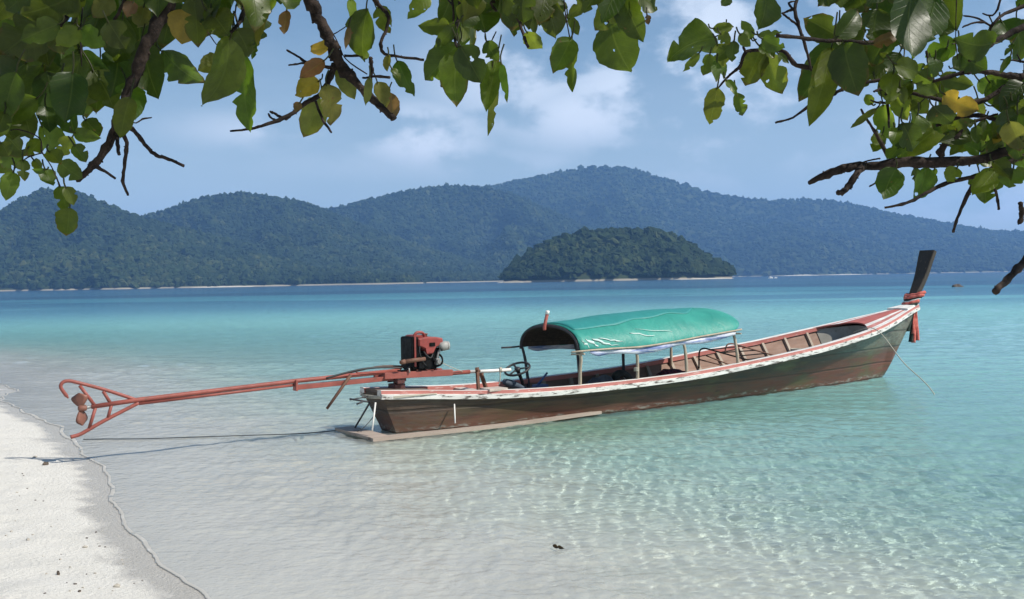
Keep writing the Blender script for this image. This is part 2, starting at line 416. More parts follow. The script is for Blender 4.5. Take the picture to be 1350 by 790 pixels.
def hill(name, label, pts, Ys, Yr, seed, spur=.35, dens=3, nv=90, pw=.85, bend=None):
    T, Z = ridge(pts, Yr, dens)
    v = np.linspace(-.02, 1.35, nv)
    TT, VV = np.meshgrid(T, v)
    ysh = Ys * (1 + .10 * fbm(T * 14, T * 0 + seed, 3, seed))[None, :]
    Y = ysh + (Yr - ysh) * VV
    X = TT * Y
    w = np.clip(VV, 0, 1)
    prof = w ** pw * (1 - .06 * np.sin(w * math.pi))
    zr = Z[None, :] * np.ones_like(VV)
    sp = np.abs(fbm(X / (.13 * Ys) + .3 * Y / (.13 * Ys), Y / (.5 * Ys), 4, seed + 3)) * 2.6
    z = zr * prof * (1 - spur * sp * np.sin(np.clip(w, 0, 1) * math.pi) * 3.4) + zr * .26 * fbm(X / 130, Y / 160, 4, seed + 9) * np.sin(w * math.pi)
    z = np.where(VV > 1, zr * (1 - ((VV - 1) / .35) ** 1.4 * .7), z)
    lim = 2 + (zr - 2) * (Y / Yr) * .985                 # never stand above the crest line
    z = np.where(VV < .985, np.minimum(z, lim), z)
    z = np.where(VV < 0, -4.0, z)
    n = len(T); i = np.arange(nv - 1)[:, None] * n; j = np.arange(n - 1)[None, :]
    f = np.stack([i + j, i + j + 1, i + n + j + 1, i + n + j], -1).reshape(-1, 4)
    o = mesh(name, np.stack([X, Y, z], -1).reshape(-1, 3), f, m_soil)
    tag(o, label, "hill", kind="structure")
    return X, Y, z, v
def plant(X, Y, z, v, count, vmax=1.04, vmin=.0, zmin=2.0, wt=None):
    nv, n = X.shape
    a = rng.uniform(0, n - 1.001, count * 2); lo = np.interp(vmin, v, np.arange(nv)); hi = np.interp(vmax, v, np.arange(nv))
    b = lo + (hi - lo) * rng.uniform(0, 1, count * 2) ** (wt or 1.0)
    i = b.astype(int); j = a.astype(int); fb = b - i; fa = a - j; i1 = np.minimum(i + 1, nv - 1); j1 = np.minimum(j + 1, n - 1)
    def s(A): return (A[i, j] * (1 - fb) + A[i1, j] * fb) * (1 - fa) + (A[i, j1] * (1 - fb) + A[i1, j1] * fb) * fa
    P = np.stack([s(X), s(Y), s(z)], -1); P = P[P[:, 2] > zmin][:count]; return P

LOW = ico_low(); HI = ico_half()
# the long far hill with the high dome
r_far = [(420, 330), (520, 285), (600, 258), (645, 247), (690, 238), (740, 226), (790, 220.5), (830, 222), (870, 233), (900, 243), (930, 252), (960, 259), (1010, 265), (1050, 263.5),
         (1090, 265), (1130, 271), (1180, 283), (1230, 292), (1280, 301), (1320, 307), (1350, 307), (1420, 306), (1520, 322), (1650, 352)]
A = hill("hill", "long blue forested hill with a high dome, farthest of the hills", r_far, 2300, 3300, 5, spur=.25, dens=4)
P = plant(*A, 26000); forest("forest", P + [0, 0, 1], rng.uniform(4.5, 8.5, len(P)), LOW, "hazy blue forest covering the long far hill with the high dome")
# the round hill in the middle
r_mid = [(380, 330), (400, 305), (430, 279), (455, 273), (480, 267), (520, 257), (560, 249), (600, 245.5), (640, 247), (680, 258), (720, 276), (760, 295), (800, 312), (830, 330), (860, 352)]
B = hill("hill", "broad forested hill in the middle below the dome", r_mid, 1750, 2500, 23, spur=.45, dens=3)
P = plant(*B, 18000); forest("forest", P + [0, 0, 1], rng.uniform(3.6, 7, len(P)), LOW, "grey green forest on the broad middle hill")
# the second hill from the left
r_sec = [(130, 330), (190, 288), (230, 275), (270, 263), (320, 255.5), (370, 262), (410, 271), (435, 280), (480, 300), (540, 322), (600, 340), (650, 356), (690, 368)]
Cc = hill("hill", "rounded forested hill between the leftmost hill and the middle one", r_sec, 1450, 2000, 41, spur=.4, dens=3)
P = plant(*Cc, 18000); forest("forest", P + [0, 0, 1], rng.uniform(3.2, 6.2, len(P)), LOW, "green forest on the rounded hill right of the leftmost hill")
# the leftmost, nearest hill
r_left = [(-330, 300), (-200, 282), (-90, 292), (0, 283), (30, 264), (60, 251.5), (85, 251.5), (110, 256), (150, 274), (185, 288), (240, 302), (300, 318), (360, 331), (420, 341), (480, 352), (530, 362), (560, 371)]
D = hill("hill", "dark green forested hill at the left behind the leaves", r_left, 1150, 1600, 61, spur=.4, dens=3)
P = plant(*D, 22000); forest("forest", P + [0, 0, 1], rng.uniform(2.8, 5.5, len(P)), LOW, "dark green forest on the leftmost hill")
# the small island in front
r_isl = [(664, 367), (672, 361), (685, 348), (700, 337), (720, 325), (740, 318), (770, 311), (800, 307), (850, 307), (880, 313), (905, 324), (930, 342), (950, 354), (966, 361)]
E_ = hill("island", "small round wooded island in front of the far hill", r_isl, 820, 905, 77, spur=.12, dens=1.5, nv=60, pw=.6)
P = plant(*E_, 3800, vmax=1.15, zmin=1.8); forest("forest", P + [0, 0, 1], 2.0 + 3.4 * rng.beta(1.6, 3.2, len(P)), HI, "dense dark trees covering the small island", jit=.22, tall=(1.25, 1.6))

m_fsand, nt, out = mat("far_sand"); principled(nt, out, mixcol(nt, noise(nt, .2), (.42, .38, .30), (.60, .56, .47)), .9, .2)
def far_beach(x0, x1, Y, hgt, label):
    n = 24; V = []; F = []
    for i in range(n + 1):
        px = x0 + (x1 - x0) * i / n; p = at_y(px, 370, Y); t = math.sin(math.pi * i / n) ** .5
        w = (.75 + .5 * random.random()) * t
        V += [(p.x, Y - 14 * w - 2, -.4), (p.x, Y, hgt * w * .75), (p.x, Y + 22, hgt * w + .05)]
    for i in range(n):
        for k in range(2):
            a = i * 3 + k; F.append((a, a + 3, a + 4, a + 1))
    o = mesh("beach", V, F, m_fsand); tag(o, label, "beach", kind="structure")
far_beach(498, 672, 1690, 2.6, "pale strip of sand at the foot of the middle hill")
far_beach(250, 330, 1130, 1.2, "short pale strip of sand under the leftmost hill")
far_beach(380, 470, 1400, 1.3, "pale shore strip below the second hill")
far_beach(1035, 1080, 2230, 2.4, "far sand strip right of the small island")
far_beach(1095, 1140, 2240, 1.8, "farthest thin sand strip under the long hill")
far_beach(655, 700, 815, .8, "sand strip at the left end of the small island")
far_beach(890, 968, 812, .9, "pale rocky shore at the right end of the small island")

if HAZE:
    hv = [(-6500, -120, -16), (6500, -120, -16), (6500, 6500, -16), (-6500, 6500, -16), (-6500, -120, 460), (6500, -120, 460), (6500, 6500, 460), (-6500, 6500, 460)]
    hf = [(3, 2, 1, 0), (4, 5, 6, 7), (0, 1, 5, 4), (1, 2, 6, 5), (2, 3, 7, 6), (3, 0, 4, 7)]
    m_haze, nt, out = mat("haze")
    pv = N(nt, 'ShaderNodeVolumePrincipled'); pv.inputs['Color'].default_value = (.28, .53, .95, 1); pv.inputs['Density'].default_value = 1.8e-4
    pv.inputs['Anisotropy'].default_value = .1
    nt.links.new(pv.outputs[0], out.inputs['Volume'])
    hz = mesh("haze", hv, hf, m_haze, smooth=False); tag(hz, "pale blue sea haze in front of the hills", "haze", kind="stuff")
# ------------------------------------------------------------------ mesh building helpers
class MB:
    def __init__(s): s.v = []; s.f = []; s.m = []
    def add(s, V, F, mi=0):
        b = len(s.v); s.v += [tuple(p) for p in V]; s.f += [tuple(i + b for i in q) for q in F]; s.m += [mi] * len(F); return s
    def box(s, c, d, mi=0, rot=None, bev=0.0):
        x, y, z = (t / 2 for t in d)
        bm = bmesh.new()
        bmesh.ops.create_cube(bm, size=1.0)
        bmesh.ops.scale(bm, vec=d, verts=bm.verts)
        if bev: bmesh.ops.bevel(bm, geom=bm.edges[:], offset=bev, segments=2, affect='EDGES', profile=.6)
        M = (rot.to_4x4() if rot else Matrix.Identity(4)); M = Matrix.Translation(Vector(c)) @ M
        V = [M @ v.co for v in bm.verts]; bm.verts.index_update()
        F = [[v.index for v in p.verts] for p in bm.faces]; bm.free()
        return s.add(V, F, mi)
    def beam(s, a, b, w, h, mi=0, up=(0, 0, 1), bev=0.0):
        a, b = Vector(a), Vector(b); x = (b - a); L = x.length; x.normalize()
        y = Vector(up).cross(x).normalized(); z = x.cross(y)
        R = Matrix((x, y, z)).transposed()
        return s.box((a + b) / 2, (L, w, h), mi, R, bev)
    def tube(s, P, r, n=8, mi=0, cap=True, jit=0.0, knob=0.0, rnd=random):
        P = [Vector(p) for p in P]; m = len(P)
        if not isinstance(r, (list, tuple)): r = [r] * m
        V = []; ref = None
        for i in range(m):
            t = (P[min(i + 1, m - 1)] - P[max(i - 1, 0)]).normalized()
            if ref is None: ref = Vector((0, 0, 1)) if abs(t.z) < .9 else Vector((1, 0, 0))
            u = (ref - t * ref.dot(t))
            if u.length < 1e-5: u = t.orthogonal()
            u.normalize(); ref = u; w = t.cross(u)
            k0 = 1 + (rnd.random() * knob if rnd.random() < .3 else 0)
            for k in range(n):
                a = 2 * math.pi * k / n; rr = r[i] * k0 * (1 + rnd.uniform(-jit, jit))
                V.append(P[i] + (u * math.cos(a) + w * math.sin(a)) * rr)
        F = [(i * n + k, i * n + (k + 1) % n, (i + 1) * n + (k + 1) % n, (i + 1) * n + k) for i in range(m - 1) for k in range(n)]
        if cap: F += [tuple(range(n - 1, -1, -1)), tuple(range((m - 1) * n, m * n))]
        return s.add(V, F, mi)
    def grid(s, rows, mi=0, close=False):
        nr, n = len(rows), len(rows[0]); V = [p for r in rows for p in r]
        F = []
        for i in range(nr - 1):
            for k in range(n if close else n - 1):
                F.append((i * n + k, i * n + (k + 1) % n, (i + 1) * n + (k + 1) % n, (i + 1) * n + k))
        return s.add(V, F, mi if not callable(mi) else 0)
    def prism(s, pts, y0, y1, mi=0):            # outline in x,z extruded along y
        n = len(pts); V = [(x, y0, z) for x, z in pts] + [(x, y1, z) for x, z in pts]
        F = [tuple(range(n)), tuple(range(2 * n - 1, n - 1, -1))] + [(k, k + n, (k + 1) % n + n, (k + 1) % n) for k in range(n)]
        return s.add(V, F, mi)
    def build(s, name, mats, parent=None, smooth=False, sharp=None):
        o = mesh(name, s.v, s.f, mats, parent, smooth, midx=s.m)
        bm = bmesh.new(); bm.from_mesh(o.data); bmesh.ops.recalc_face_normals(bm, faces=bm.faces); bm.to_mesh(o.data); bm.free()
        if sharp: o.data.set_sharp_from_angle(angle=rad(sharp))
        return o
def poly(P, n=6):                                # smooth polyline through points
    P = [Vector(p) for p in P]; Q = []
    for i in range(len(P) - 1):
        a, b, c, d = P[max(i - 1, 0)], P[i], P[i + 1], P[min(i + 2, len(P) - 1)]
        for k in range(n):
            t = k / n
            Q.append(.5 * ((2 * b) + (c - a) * t + (2 * a - 5 * b + 4 * c - d) * t * t + (-a + 3 * b - 3 * c + d) * t ** 3))
    Q.append(P[-1]); return Q

# ------------------------------------------------------------------ materials of the boat
def worn(name, base, under, amount=.5, rough=.6, scale=9, spec=.35, stretch=(1, 1, 1), stain=(.08, .06, .05), bstr=.35):
    m, nt, out = mat(name)
    a = noise(nt, scale, 7, .68, mscale=stretch); b = noise(nt, scale * .35, 4, .6, mscale=stretch)
    v = mixcol(nt, rng_node(nt, b, .3, .7), tuple(x * .82 for x in base), tuple(min(1, x * 1.1) for x in base))
    c = mixcol(nt, rng_node(nt, a, .72 - .28 * amount, .80 - .22 * amount), v, under)
    c = mixcol(nt, mth(nt, 'MULTIPLY', rng_node(nt, noise(nt, scale * 2.3, 5, .7, mscale=stretch), .55, .75), .45), c, stain)
    principled(nt, out, c, rng_node(nt, a, .3, .8, rough - .12, rough + .18), spec, bump=a, bstr=bstr, bdist=.006); return m
WOODD = (.060, .040, .028)
m_white = worn("white_paint_worn", (.72, .70, .66), (.20, .16, .13), .38, .55, 7, stretch=(1, 3, 3), stain=(.42, .36, .30))
m_whitechip = worn("white_paint_chipped", (.70, .68, .64), (.07, .05, .04), .80, .6, 9, stretch=(.6, 2, 4), stain=(.35, .28, .24))
m_red = worn("faded_red_paint", (.42, .115, .09), (.40, .24, .20), .5, .55, 8, stretch=(.6, 3, 3), stain=(.25, .08, .06))
m_pink = worn("faded_pink_stripe", (.47, .17, .145), (.60, .46, .42), .55, .55, 10, stretch=(.25, 3, 3), stain=(.3, .12, .1))
m_motor = worn("red_motor_paint", (.27, .050, .042), (.10, .045, .035), .6, .5, 14, stain=(.05, .03, .025))
m_boom = worn("red_oxide_paint", (.27, .075, .058), (.17, .075, .055), .5, .55, 16, stain=(.14, .05, .04))
m_inner = worn("inner_planks", (.25, .155, .115), (.13, .085, .065), .5, .75, 5, stretch=(.5, 4, 4), stain=(.12, .08, .06))
m_rib = worn("rib_wood", (.36, .30, .24), (.20, .14, .10), .45, .75, 9)
m_floor = worn("floor_boards", (.16, .115, .085), (.09, .065, .05), .5, .8, 6, stretch=(.4, 6, 1))
m_grey = worn("grey_board", (.34, .33, .29), (.20, .19, .16), .5, .75, 8)
m_plank = worn("weathered_plank", (.36, .29, .24), (.44, .36, .31), .5, .75, 9, stretch=(.4, 4, 4), stain=(.20, .12, .09))
m_prow = worn("dark_prow_wood", (.042, .029, .020), (.13, .085, .05), .55, .55, 7, stretch=(4, 4, .6), stain=(.03, .022, .018), spec=.4)
m_bamboo = worn("pale_and_sunlit_pole", (.40, .33, .25), (.24, .18, .13), .45, .65, 14, stretch=(2, 2, .5))
m_polebk = worn("dark_and_shaded_pole", (.055, .050, .055), (.10, .08, .07), .4, .65, 14)
m_black = worn("greasy_black_iron", (.004, .004, .004), (.018, .012, .009), .35, .6, 18, stain=(.014, .007, .005), spec=.14)
m_rust = worn("rusty_iron", (.15, .075, .05), (.07, .04, .03), .5, .75, 20)
m_alu, nt, out = mat("aluminium"); principled(nt, out, mixcol(nt, noise(nt, 30), (.16, .16, .155), (.34, .34, .33)), .5, .5, .5)
m_filter = worn("filter_grey", (.33, .32, .30), (.18, .16, .14), .4, .5, 16)
m_rope, nt, out = mat("rope_fibre")
wv = N(nt, 'ShaderNodeTexWave', wave_type='BANDS'); wv.inputs['Scale'].default_value = 45; wv.inputs['Distortion'].default_value = 2
principled(nt, out, mixcol(nt, wv.outputs['Fac'], (.32, .29, .23), (.56, .52, .44)), .9, .2)
m_ropedk, nt, out = mat("wet_rope"); principled(nt, out, mixcol(nt, noise(nt, 30), (.05, .06, .07), (.10, .11, .115)), .6, .4)
m_rubber, nt, out = mat("black_rubber"); principled(nt, out, mixcol(nt, noise(nt, 20), (.018, .018, .019), (.035, .034, .034)), .55, .4)

# hull skin: dark tarred planks, reddish wash low down, green algae, chalky waterline
m_hull, nt, out = mat("hull_planks")
t = N(nt, 'ShaderNodeTexCoord'); ob = t.outputs['Object']; sp = N(nt, 'ShaderNodeSeparateXYZ'); nt.links.new(ob, sp.inputs[0])
st = noise(nt, 3.0, 7, .68, ob, (.45, 1, 5)); st2 = noise(nt, 1.3, 4, .6, ob, (.6, 1, 2.5)); sp2 = noise(nt, 14, 5, .7, ob, (.5, 1, 2))
dz = mth(nt, 'ADD', sp.outputs[2], mth(nt, 'MULTIPLY', mth(nt, 'SUBTRACT', st2, .5), .22))
lift = mth(nt, 'SUBTRACT', dz, mth(nt, 'MULTIPLY', rng_node(nt, sp.outputs[0], 4.5, 11, 0, 1, False), .42))   # the red band climbs towards the bow
c = mixcol(nt, rng_node(nt, st, .32, .68), (.028, .018, .013), (.120, .074, .050))
c = mixcol(nt, mth(nt, 'MULTIPLY', rng_node(nt, lift, .30, .04), rng_node(nt, st, .25, .6, .35, .95)), c, (.215, .078, .054))
alg = mth(nt, 'MULTIPLY', rng_node(nt, noise(nt, 1.7, 5, .65, ob, (.5, 1, 1.6)), .48, .66), rng_node(nt, sp.outputs[0], 4.2, 6.5, .35, .85))
c = mixcol(nt, alg, c, (.125, .112, .048))
gr = mth(nt, 'MULTIPLY', rng_node(nt, sp.outputs[0], 7.6, 10.0), rng_node(nt, lift, .10, .36))
c = mixcol(nt, mth(nt, 'MULTIPLY', gr, rng_node(nt, sp2, .3, .65, .3, .9)), c, (.22, .235, .195))
c = mixcol(nt, mth(nt, 'MULTIPLY', rng_node(nt, sp.outputs[0], 1.6, .2), rng_node(nt, sp2, .4, .7, .1, .75)), c, (.125, .10, .078))
wl = mth(nt, 'MULTIPLY', rng_node(nt, mth(nt, 'ABSOLUTE', mth(nt, 'SUBTRACT', dz, .05)), .05, .012), rng_node(nt, sp2, .48, .62))
c = mixcol(nt, mth(nt, 'MULTIPLY', wl, .55), c, (.46, .47, .42))
warm = noise(nt, 1.9, 6, .7, ob, (.5, 1, 2.2)); c = mixcol(nt, mth(nt, 'MULTIPLY', rng_node(nt, warm, .54, .70), .6), c, (.15, .062, .042)); c = mixcol(nt, mth(nt, 'MULTIPLY', rng_node(nt, warm, .42, .30), .7), c, (.030, .022, .016))
scuf = noise(nt, 9, 6, .75, ob, (.18, 1, 3.5)); c = mixcol(nt, mth(nt, 'MULTIPLY', rng_node(nt, scuf, .60, .72), .6), c, (.27, .20, .15))
seam = N(nt, 'ShaderNodeTexWave', wave_type='BANDS', bands_direction='Z'); seam.inputs['Scale'].default_value = 1.05
seam.inputs['Distortion'].default_value = .6; seam.inputs['Detail'].default_value = 2; nt.links.new(ob, seam.inputs[0])
sm = rng_node(nt, seam.outputs['Fac'], .06, .0)
c = mixcol(nt, mth(nt, 'MULTIPLY', sm, .4), c, (.02, .014, .011))
c = mixcol(nt, 1.0, c, (.80, .80, .79), 'MULTIPLY')
bh = mth(nt, 'SUBTRACT', mth(nt, 'MULTIPLY', st, .7), mth(nt, 'MULTIPLY', sm, 1.2))
principled(nt, out, c, rng_node(nt, st, .3, .7, .42, .75), .4, bump=bh, bstr=.5, bdist=.012)

# ------------------------------------------------------------------ the long-tail boat: x forward along the keel, y to port, z up
BS = Vector((-1.776, 13.402, 0)); BA = math.atan2(.55774685, .83001111)
A_ = Vector((math.cos(BA), math.sin(BA), 0)); NB = Vector((-math.sin(BA), math.cos(BA), 0))
def bl(px, py, y=0.0):                           # boat coordinates of a pixel on the fore-and-aft plane y metres to port
    d = ray(px, py); t = ((BS + NB * y - EYE).dot(NB)) / d.dot(NB); p = EYE + d * t - BS
    return Vector((p.dot(A_), y, p.z))
def bz(px, py, z):
    p = at_z(px, py, z) - BS; return Vector((p.dot(A_), p.dot(NB), z))
XS = [-.15, .5, 1, 1.5, 2, 2.5, 3, 4, 5, 6, 7, 8, 9, 9.5, 10, 10.5, 11, 11.5, 11.8]
XW = [.30, .37, .45, .53, .61, .68, .73, .795, .845, .872, .878, .83, .755, .69, .59, .455, .30, .155, .075]
XZ = [.575, .535, .50, .474, .460, .456, .460, .482, .523, .600, .688, .778, .902, .968, 1.045, 1.128, 1.215, 1.305, 1.355]
def spl(x, X, Y):                                # smooth curve through the measured stations
    x = float(x); i = int(np.clip(np.searchsorted(X, x) - 1, 0, len(X) - 2))
    def tan(k):
        a, b = max(k - 1, 0), min(k + 1, len(X) - 1); return (Y[b] - Y[a]) / (X[b] - X[a])
    h_ = X[i + 1] - X[i]; t_ = (x - X[i]) / h_
    return ((2 * t_ ** 3 - 3 * t_ ** 2 + 1) * Y[i] + (t_ ** 3 - 2 * t_ ** 2 + t_) * h_ * tan(i) + (-2 * t_ ** 3 + 3 * t_ ** 2) * Y[i + 1] + (t_ ** 3 - t_ ** 2) * h_ * tan(i + 1))
W_ = lambda x: spl(x, XS, XW)
Z_ = lambda x: spl(x, XS, XZ)
WB = lambda x: float(np.interp(x, [-.15, .6, 1.4, 2.4, 3.6, 4.6, 5.6, 6.6, 7.6, 8.6, 9.6, 10.3, 10.75], [.22, .35, .42, .50, .60, .60, .54, .47, .41, .34, .22, .10, .01]))
ZK = lambda x: float(np.interp(x, [-.15, 8.6, 9.7, 10.3, 10.74, 11.1, 11.5, 11.9], [-.26, -.28, -.24, -.14, 0.0, .42, .88, 1.28]))
def hull_y(x, z, off=0.0):
    w, zg, zk, wb = W_(x), Z_(x), ZK(x), WB(x)
    if zk < -.01:
        y = wb + (w - wb) * max(z / zg, 0) ** 1.12 if z >= 0 else wb * max(1 - (z / zk) ** 2, 0) ** .55
    else:
        y = .012 + (w - .012) * max((z - zk) / (zg - zk), 0) ** (.62 + .5 * min(1, max(0, (10.9 - x)))) if zg > zk else w
    return max(y - off, .012)
def rake(x, z):                                  # the stern leans aft
    return x + .26 * (1 - z / .575) * float(np.interp(x, [-.15, 1.2], [1, 0]))

boat = empty("longtail_boat", BS, BA)
tag(boat, "old wooden long-tail boat with a green canopy moored in the shallows", "boat")
xs = np.concatenate([np.linspace(-.15, 1, 8), np.linspace(1.25, 9.5, 34), np.linspace(9.65, 11.8, 20)])
U = [0, .10, .22, .34, .46, .58, .70, .82, .92, 1]
mb = MB()
rows = []
for x in xs:
    zk, zg = ZK(x), Z_(x); zz = [zk + (zg - .03 - zk) * u for u in U]
    star = [(rake(x, z), -hull_y(x, z), z) for z in zz]; port = [(rake(x, z), hull_y(x, z), z) for z in zz]
    rows.append(star[::-1] + port)
mb.grid(rows)
n2 = len(rows[0]); mb.add(rows[0], [tuple(range(n2))])           # transom
hull = mb.build("hull", m_hull, boat, smooth=True, sharp=50)
hull.cycles.is_caustics_receiver = True
# inside skin and bottom boards
mb = MB(); rows = []
for x in np.linspace(.25, 10.6, 50):
    zg = Z_(x); zf = max(.10, ZK(x) + .16); zz = [zf + (zg - .035 - zf) * u for u in (0, .3, .6, 1)]
    star = [(rake(x, z), -max(hull_y(x, z) - .035, .01), z) for z in zz]; port = [(rake(x, z), max(hull_y(x, z) - .035, .01), z) for z in zz]
    rows.append(star[::-1] + port)
mb.grid(rows); mb.build("planking", m_inner, boat, smooth=True)
mb = MB()
for k in range(9):
    y0 = -.64 + k * .142
    rowsx = [x for x in np.linspace(.5, 9.4, 30)]
    for xa, xb in zip(rowsx[:-1], rowsx[1:]):
        lim = min(hull_y(xa, .12), hull_y(xb, .12)) - .06
        a, b = max(y0, -lim), min(y0 + .132, lim)
        if b - a > .03: mb.add([(xa, a, .125), (xb, a, .125), (xb, b, .125), (xa, b, .125), (xa, a, .104), (xb, a, .104), (xb, b, .104), (xa, b, .104)],
                               [(0, 1, 2, 3), (7, 6, 5, 4), (0, 4, 5, 1), (1, 5, 6, 2), (2, 6, 7, 3), (3, 7, 4, 0)])
mb.build("floor", m_floor, boat)
for x in np.arange(.9, 9.5, .56):
    mb = MB()
    for sgn in (-1, 1):
        zz = np.linspace(.126, Z_(x) - .04, 7)
        out_ = [hull_y(x, z) - .036 for z in zz]; inn = [hull_y(x, z) - .085 for z in zz]
        V = []
        for z, a, b in zip(zz, out_, inn):
            V += [(x - .03, sgn * a, z), (x + .03, sgn * a, z), (x + .03, sgn * b, z), (x - .03, sgn * b, z)]
        F = [(i * 4 + k, i * 4 + (k + 1) % 4, i * 4 + 4 + (k + 1) % 4, i * 4 + 4 + k) for i in range(6) for k in range(4)] + [(0, 1, 2, 3), (24, 25, 26, 27)]
        mb.add(V, F)
    mb.box((x, 0, .146), (.06, 2 * hull_y(x, .13) - .12, .04))
    mb.build("rib", m_rib, boat)
# rails: white cap, pink side stripe, chipped white strake
for sgn, nm in ((-1, "gunwale"), (1, "gunwale")):
    mb = MB(); R = []
    xr = np.concatenate([np.linspace(-.15, 9.5, 60), np.linspace(9.6, 11.8, 24)])
    for x in xr:
        w, z = W_(x), Z_(x); k = min(1, w / .35); inner = min(.105, w * .8)
        prof = [(-inner, -.055), (-inner, .016), (-.012, .022), (.014, .018), (.017, -.028), (.034, -.031), (.034, -.085 - .01 * k), (.004, -.092 - .01 * k), (-.02, -.06)]
        R.append([(x, sgn * (w + a), z + b) for a, b in prof])
    n = len(R[0]); V = [p for r in R for p in r]; mids = [1, 0, 0, 1, 2, 2, 2, 2, 2]
    b0 = len(mb.v); mb.v += V
    for i in range(len(R) - 1):
        for k in range(n):
            mb.f.append((i * n + k, i * n + (k + 1) % n, (i + 1) * n + (k + 1) % n, (i + 1) * n + k)); mb.m.append(mids[k])
    mb.f += [tuple(range(n)), tuple(range((len(R) - 1) * n, len(R) * n))]; mb.m += [2, 2]
    mb.build(nm, [m_white, m_pink, m_whitechip], boat, smooth=False)
# stern deck
mb = MB(); R = []
for x in np.linspace(-.13, .62, 8):
    w = W_(x) - .06; R.append([(x, y, Z_(x) + .004 + .02 * (1 - (y / w) ** 2)) for y in np.linspace(-w, w, 7)])
mb.grid(R); R2 = [[(p[0], p[1], p[2] - .05) for p in r] for r in R]; mb.grid(R2[::-1])
mb.add(R[-1] + R2[-1], [(k, k + 1, k + 8, k + 7) for k in range(6)]); mb.add(R[0] + R2[0], [(k, k + 1, k + 8, k + 7) for k in range(6)])
mb.build("stern_deck", worn("stern_deck_wood", (.12, .085, .065), (.22, .18, .15), .4, .7, 10), boat)
# fore deck: red with white stripes, hollow after edge
mb = MB(); R = []; NV = 29; vv = np.linspace(-1, 1, NV)
def deck_pt(u, v):
    xa = 9.45 + .50 * (1 - v * v); x = xa + (11.72 - xa) * u
    w = W_(x) - .06; return (x, v * w, Z_(x) + .018 + .03 * (1 - v * v) * min(1, w / .3))
us = np.linspace(0, 1, 22)
R = [[deck_pt(u, v) for v in vv] for u in us]
b0 = len(mb.v); mb.v += [p for r in R for p in r]
for i in range(len(us) - 1):
    for k in range(NV - 1):
        v = abs((vv[k] + vv[k + 1]) / 2); mi = 0
        if v > .94: mi = 1
        elif .50 < v < .70: mi = 1
        elif v >= .70: mi = 2
        if us[i] > .80: mi = 1 if v < .5 else (2 if v < .9 else 1)
        mb.f.append((i * NV + k, i * NV + k + 1, (i + 1) * NV + k + 1, (i + 1) * NV + k)); mb.m.append(mi)
E0 = [deck_pt(0, v) for v in vv]; E1 = [(p[0] + .004, p[1], p[2] - .022) for p in E0]
mb.add(E0 + E1, [(k, k + 1, k + 1 + NV, k + NV) for k in range(NV - 1)], 0)
mb.build("foredeck", [m_red, m_white, m_pink], boat, smooth=False)
mb = MB(); R = []
for u in np.linspace(0, 1, 6):
    r = []
    for v in np.linspace(-1, 1, 15):
        x = 9.55 + .48 * (1 - v * v); zt = Z_(x) - .03; zf = max(.16, ZK(x) + .17); z = zf + (zt - zf) * u
        r.append((x, v * (hull_y(x, z) - .05), z))
    R.append(r)
mb.grid(R); mb.build("bulkhead", m_grey, boat, smooth=True)
# prow board
mb = MB(); R = []
cen = [(11.55, 1.12, .16, .10), bl(1203, 388) [0:1] + () if False else (11.70, 1.36, .20, .115)]
pts = [bl(1197.5, 399), bl(1203, 387), bl(1208.5, 374), bl(1213.5, 360), bl(1217.5, 345), bl(1221.8, 330)]
pts = [Vector((pts[0].x - .12, 0, pts[0].z - .25))] + pts
wid = [.12, .15, .18, .22, .262, .30, .345]; thk = [.14, .14, .135, .13, .125, .12, .115]
P_ = poly(pts, 4); Wd = np.interp(np.linspace(0, 6, len(P_)), range(7), wid); Th = np.interp(np.linspace(0, 6, len(P_)), range(7), thk)
for i, p in enumerate(P_):
    tn = (P_[min(i + 1, len(P_) - 1)] - P_[max(i - 1, 0)]).normalized(); fw_ = Vector((tn.z, 0, -tn.x)); w = Wd[i] / 2; th = Th[i]; e = .012
    ring = [(-w + e, 0), (w - e, 0), (w, e), (w, th - .03), (w - .04, th), (-w + .04, th), (-w, th - .03), (-w, e)]
    R.append([tuple(p + Vector((0, a, 0)) + fw_ * b) for a, b in ring])
mb.grid(R, close=True); mb.add(R[0], [tuple(range(7, -1, -1))]); mb.add(R[-1], [tuple(range(8))])
mb.build("prow_post", m_prow, boat, smooth=False)
mb = MB()                                        # white cap piece at the foot of the prow board
R = []
for x, k in ((11.22, .6), (11.4, .9), (11.56, 1.0), (11.70, 1.0)):
    w = W_(x) + .02; R.append([(x, y * w, Z_(x) + .052 + .012 * (1 - y * y)) for y in (-.9, -.5, 0, .5, .9)] + [(x, y * w, Z_(x) + .02) for y in (.9, .5, 0, -.5, -.9)])
mb.grid(R, close=True); mb.add(R[0], [tuple(range(10))]); mb.add(R[-1], [tuple(range(9, -1, -1))])
mb.build("prow_cap", m_white, boat)

# ------------------------------------------------------------------ canopy
CXS = [2.72, 2.85, 3.85, 4.8, 5.9, 6.35]
CE = lambda x: float(np.interp(x, CXS, [.955, .965, .955, 1.02, 1.12, 1.16]))
CT = lambda x: spl(x, [2.7, 3.2, 3.9, 4.6, 5.3, 5.9, 6.2, 6.4], [1.325, 1.375, 1.435, 1.468, 1.482, 1.475, 1.43, 1.33])
CWD = .76
def arch(x, v, off=0.0, nose=True):              # v from -1 starboard edge over the crown to 1 port edge
    a = v * math.pi / 2; k = 1.0
    zt, ze = CT(x), CE(x)
    k = min(1, max(0, (x - 2.8) / 1.6)); y = CWD * math.copysign(abs(math.sin(a)) ** (.88 + .14 * k), a); z = ze + (zt - ze) * abs(math.cos(a)) ** (.84 + .42 * k)
    return (x, y * (1 - off), z - off * .4)
tx = np.concatenate([np.linspace(2.78, 5.9, 32), np.linspace(5.97, 6.26, 7)])
tv = np.linspace(-1, 1, 31); rows = []
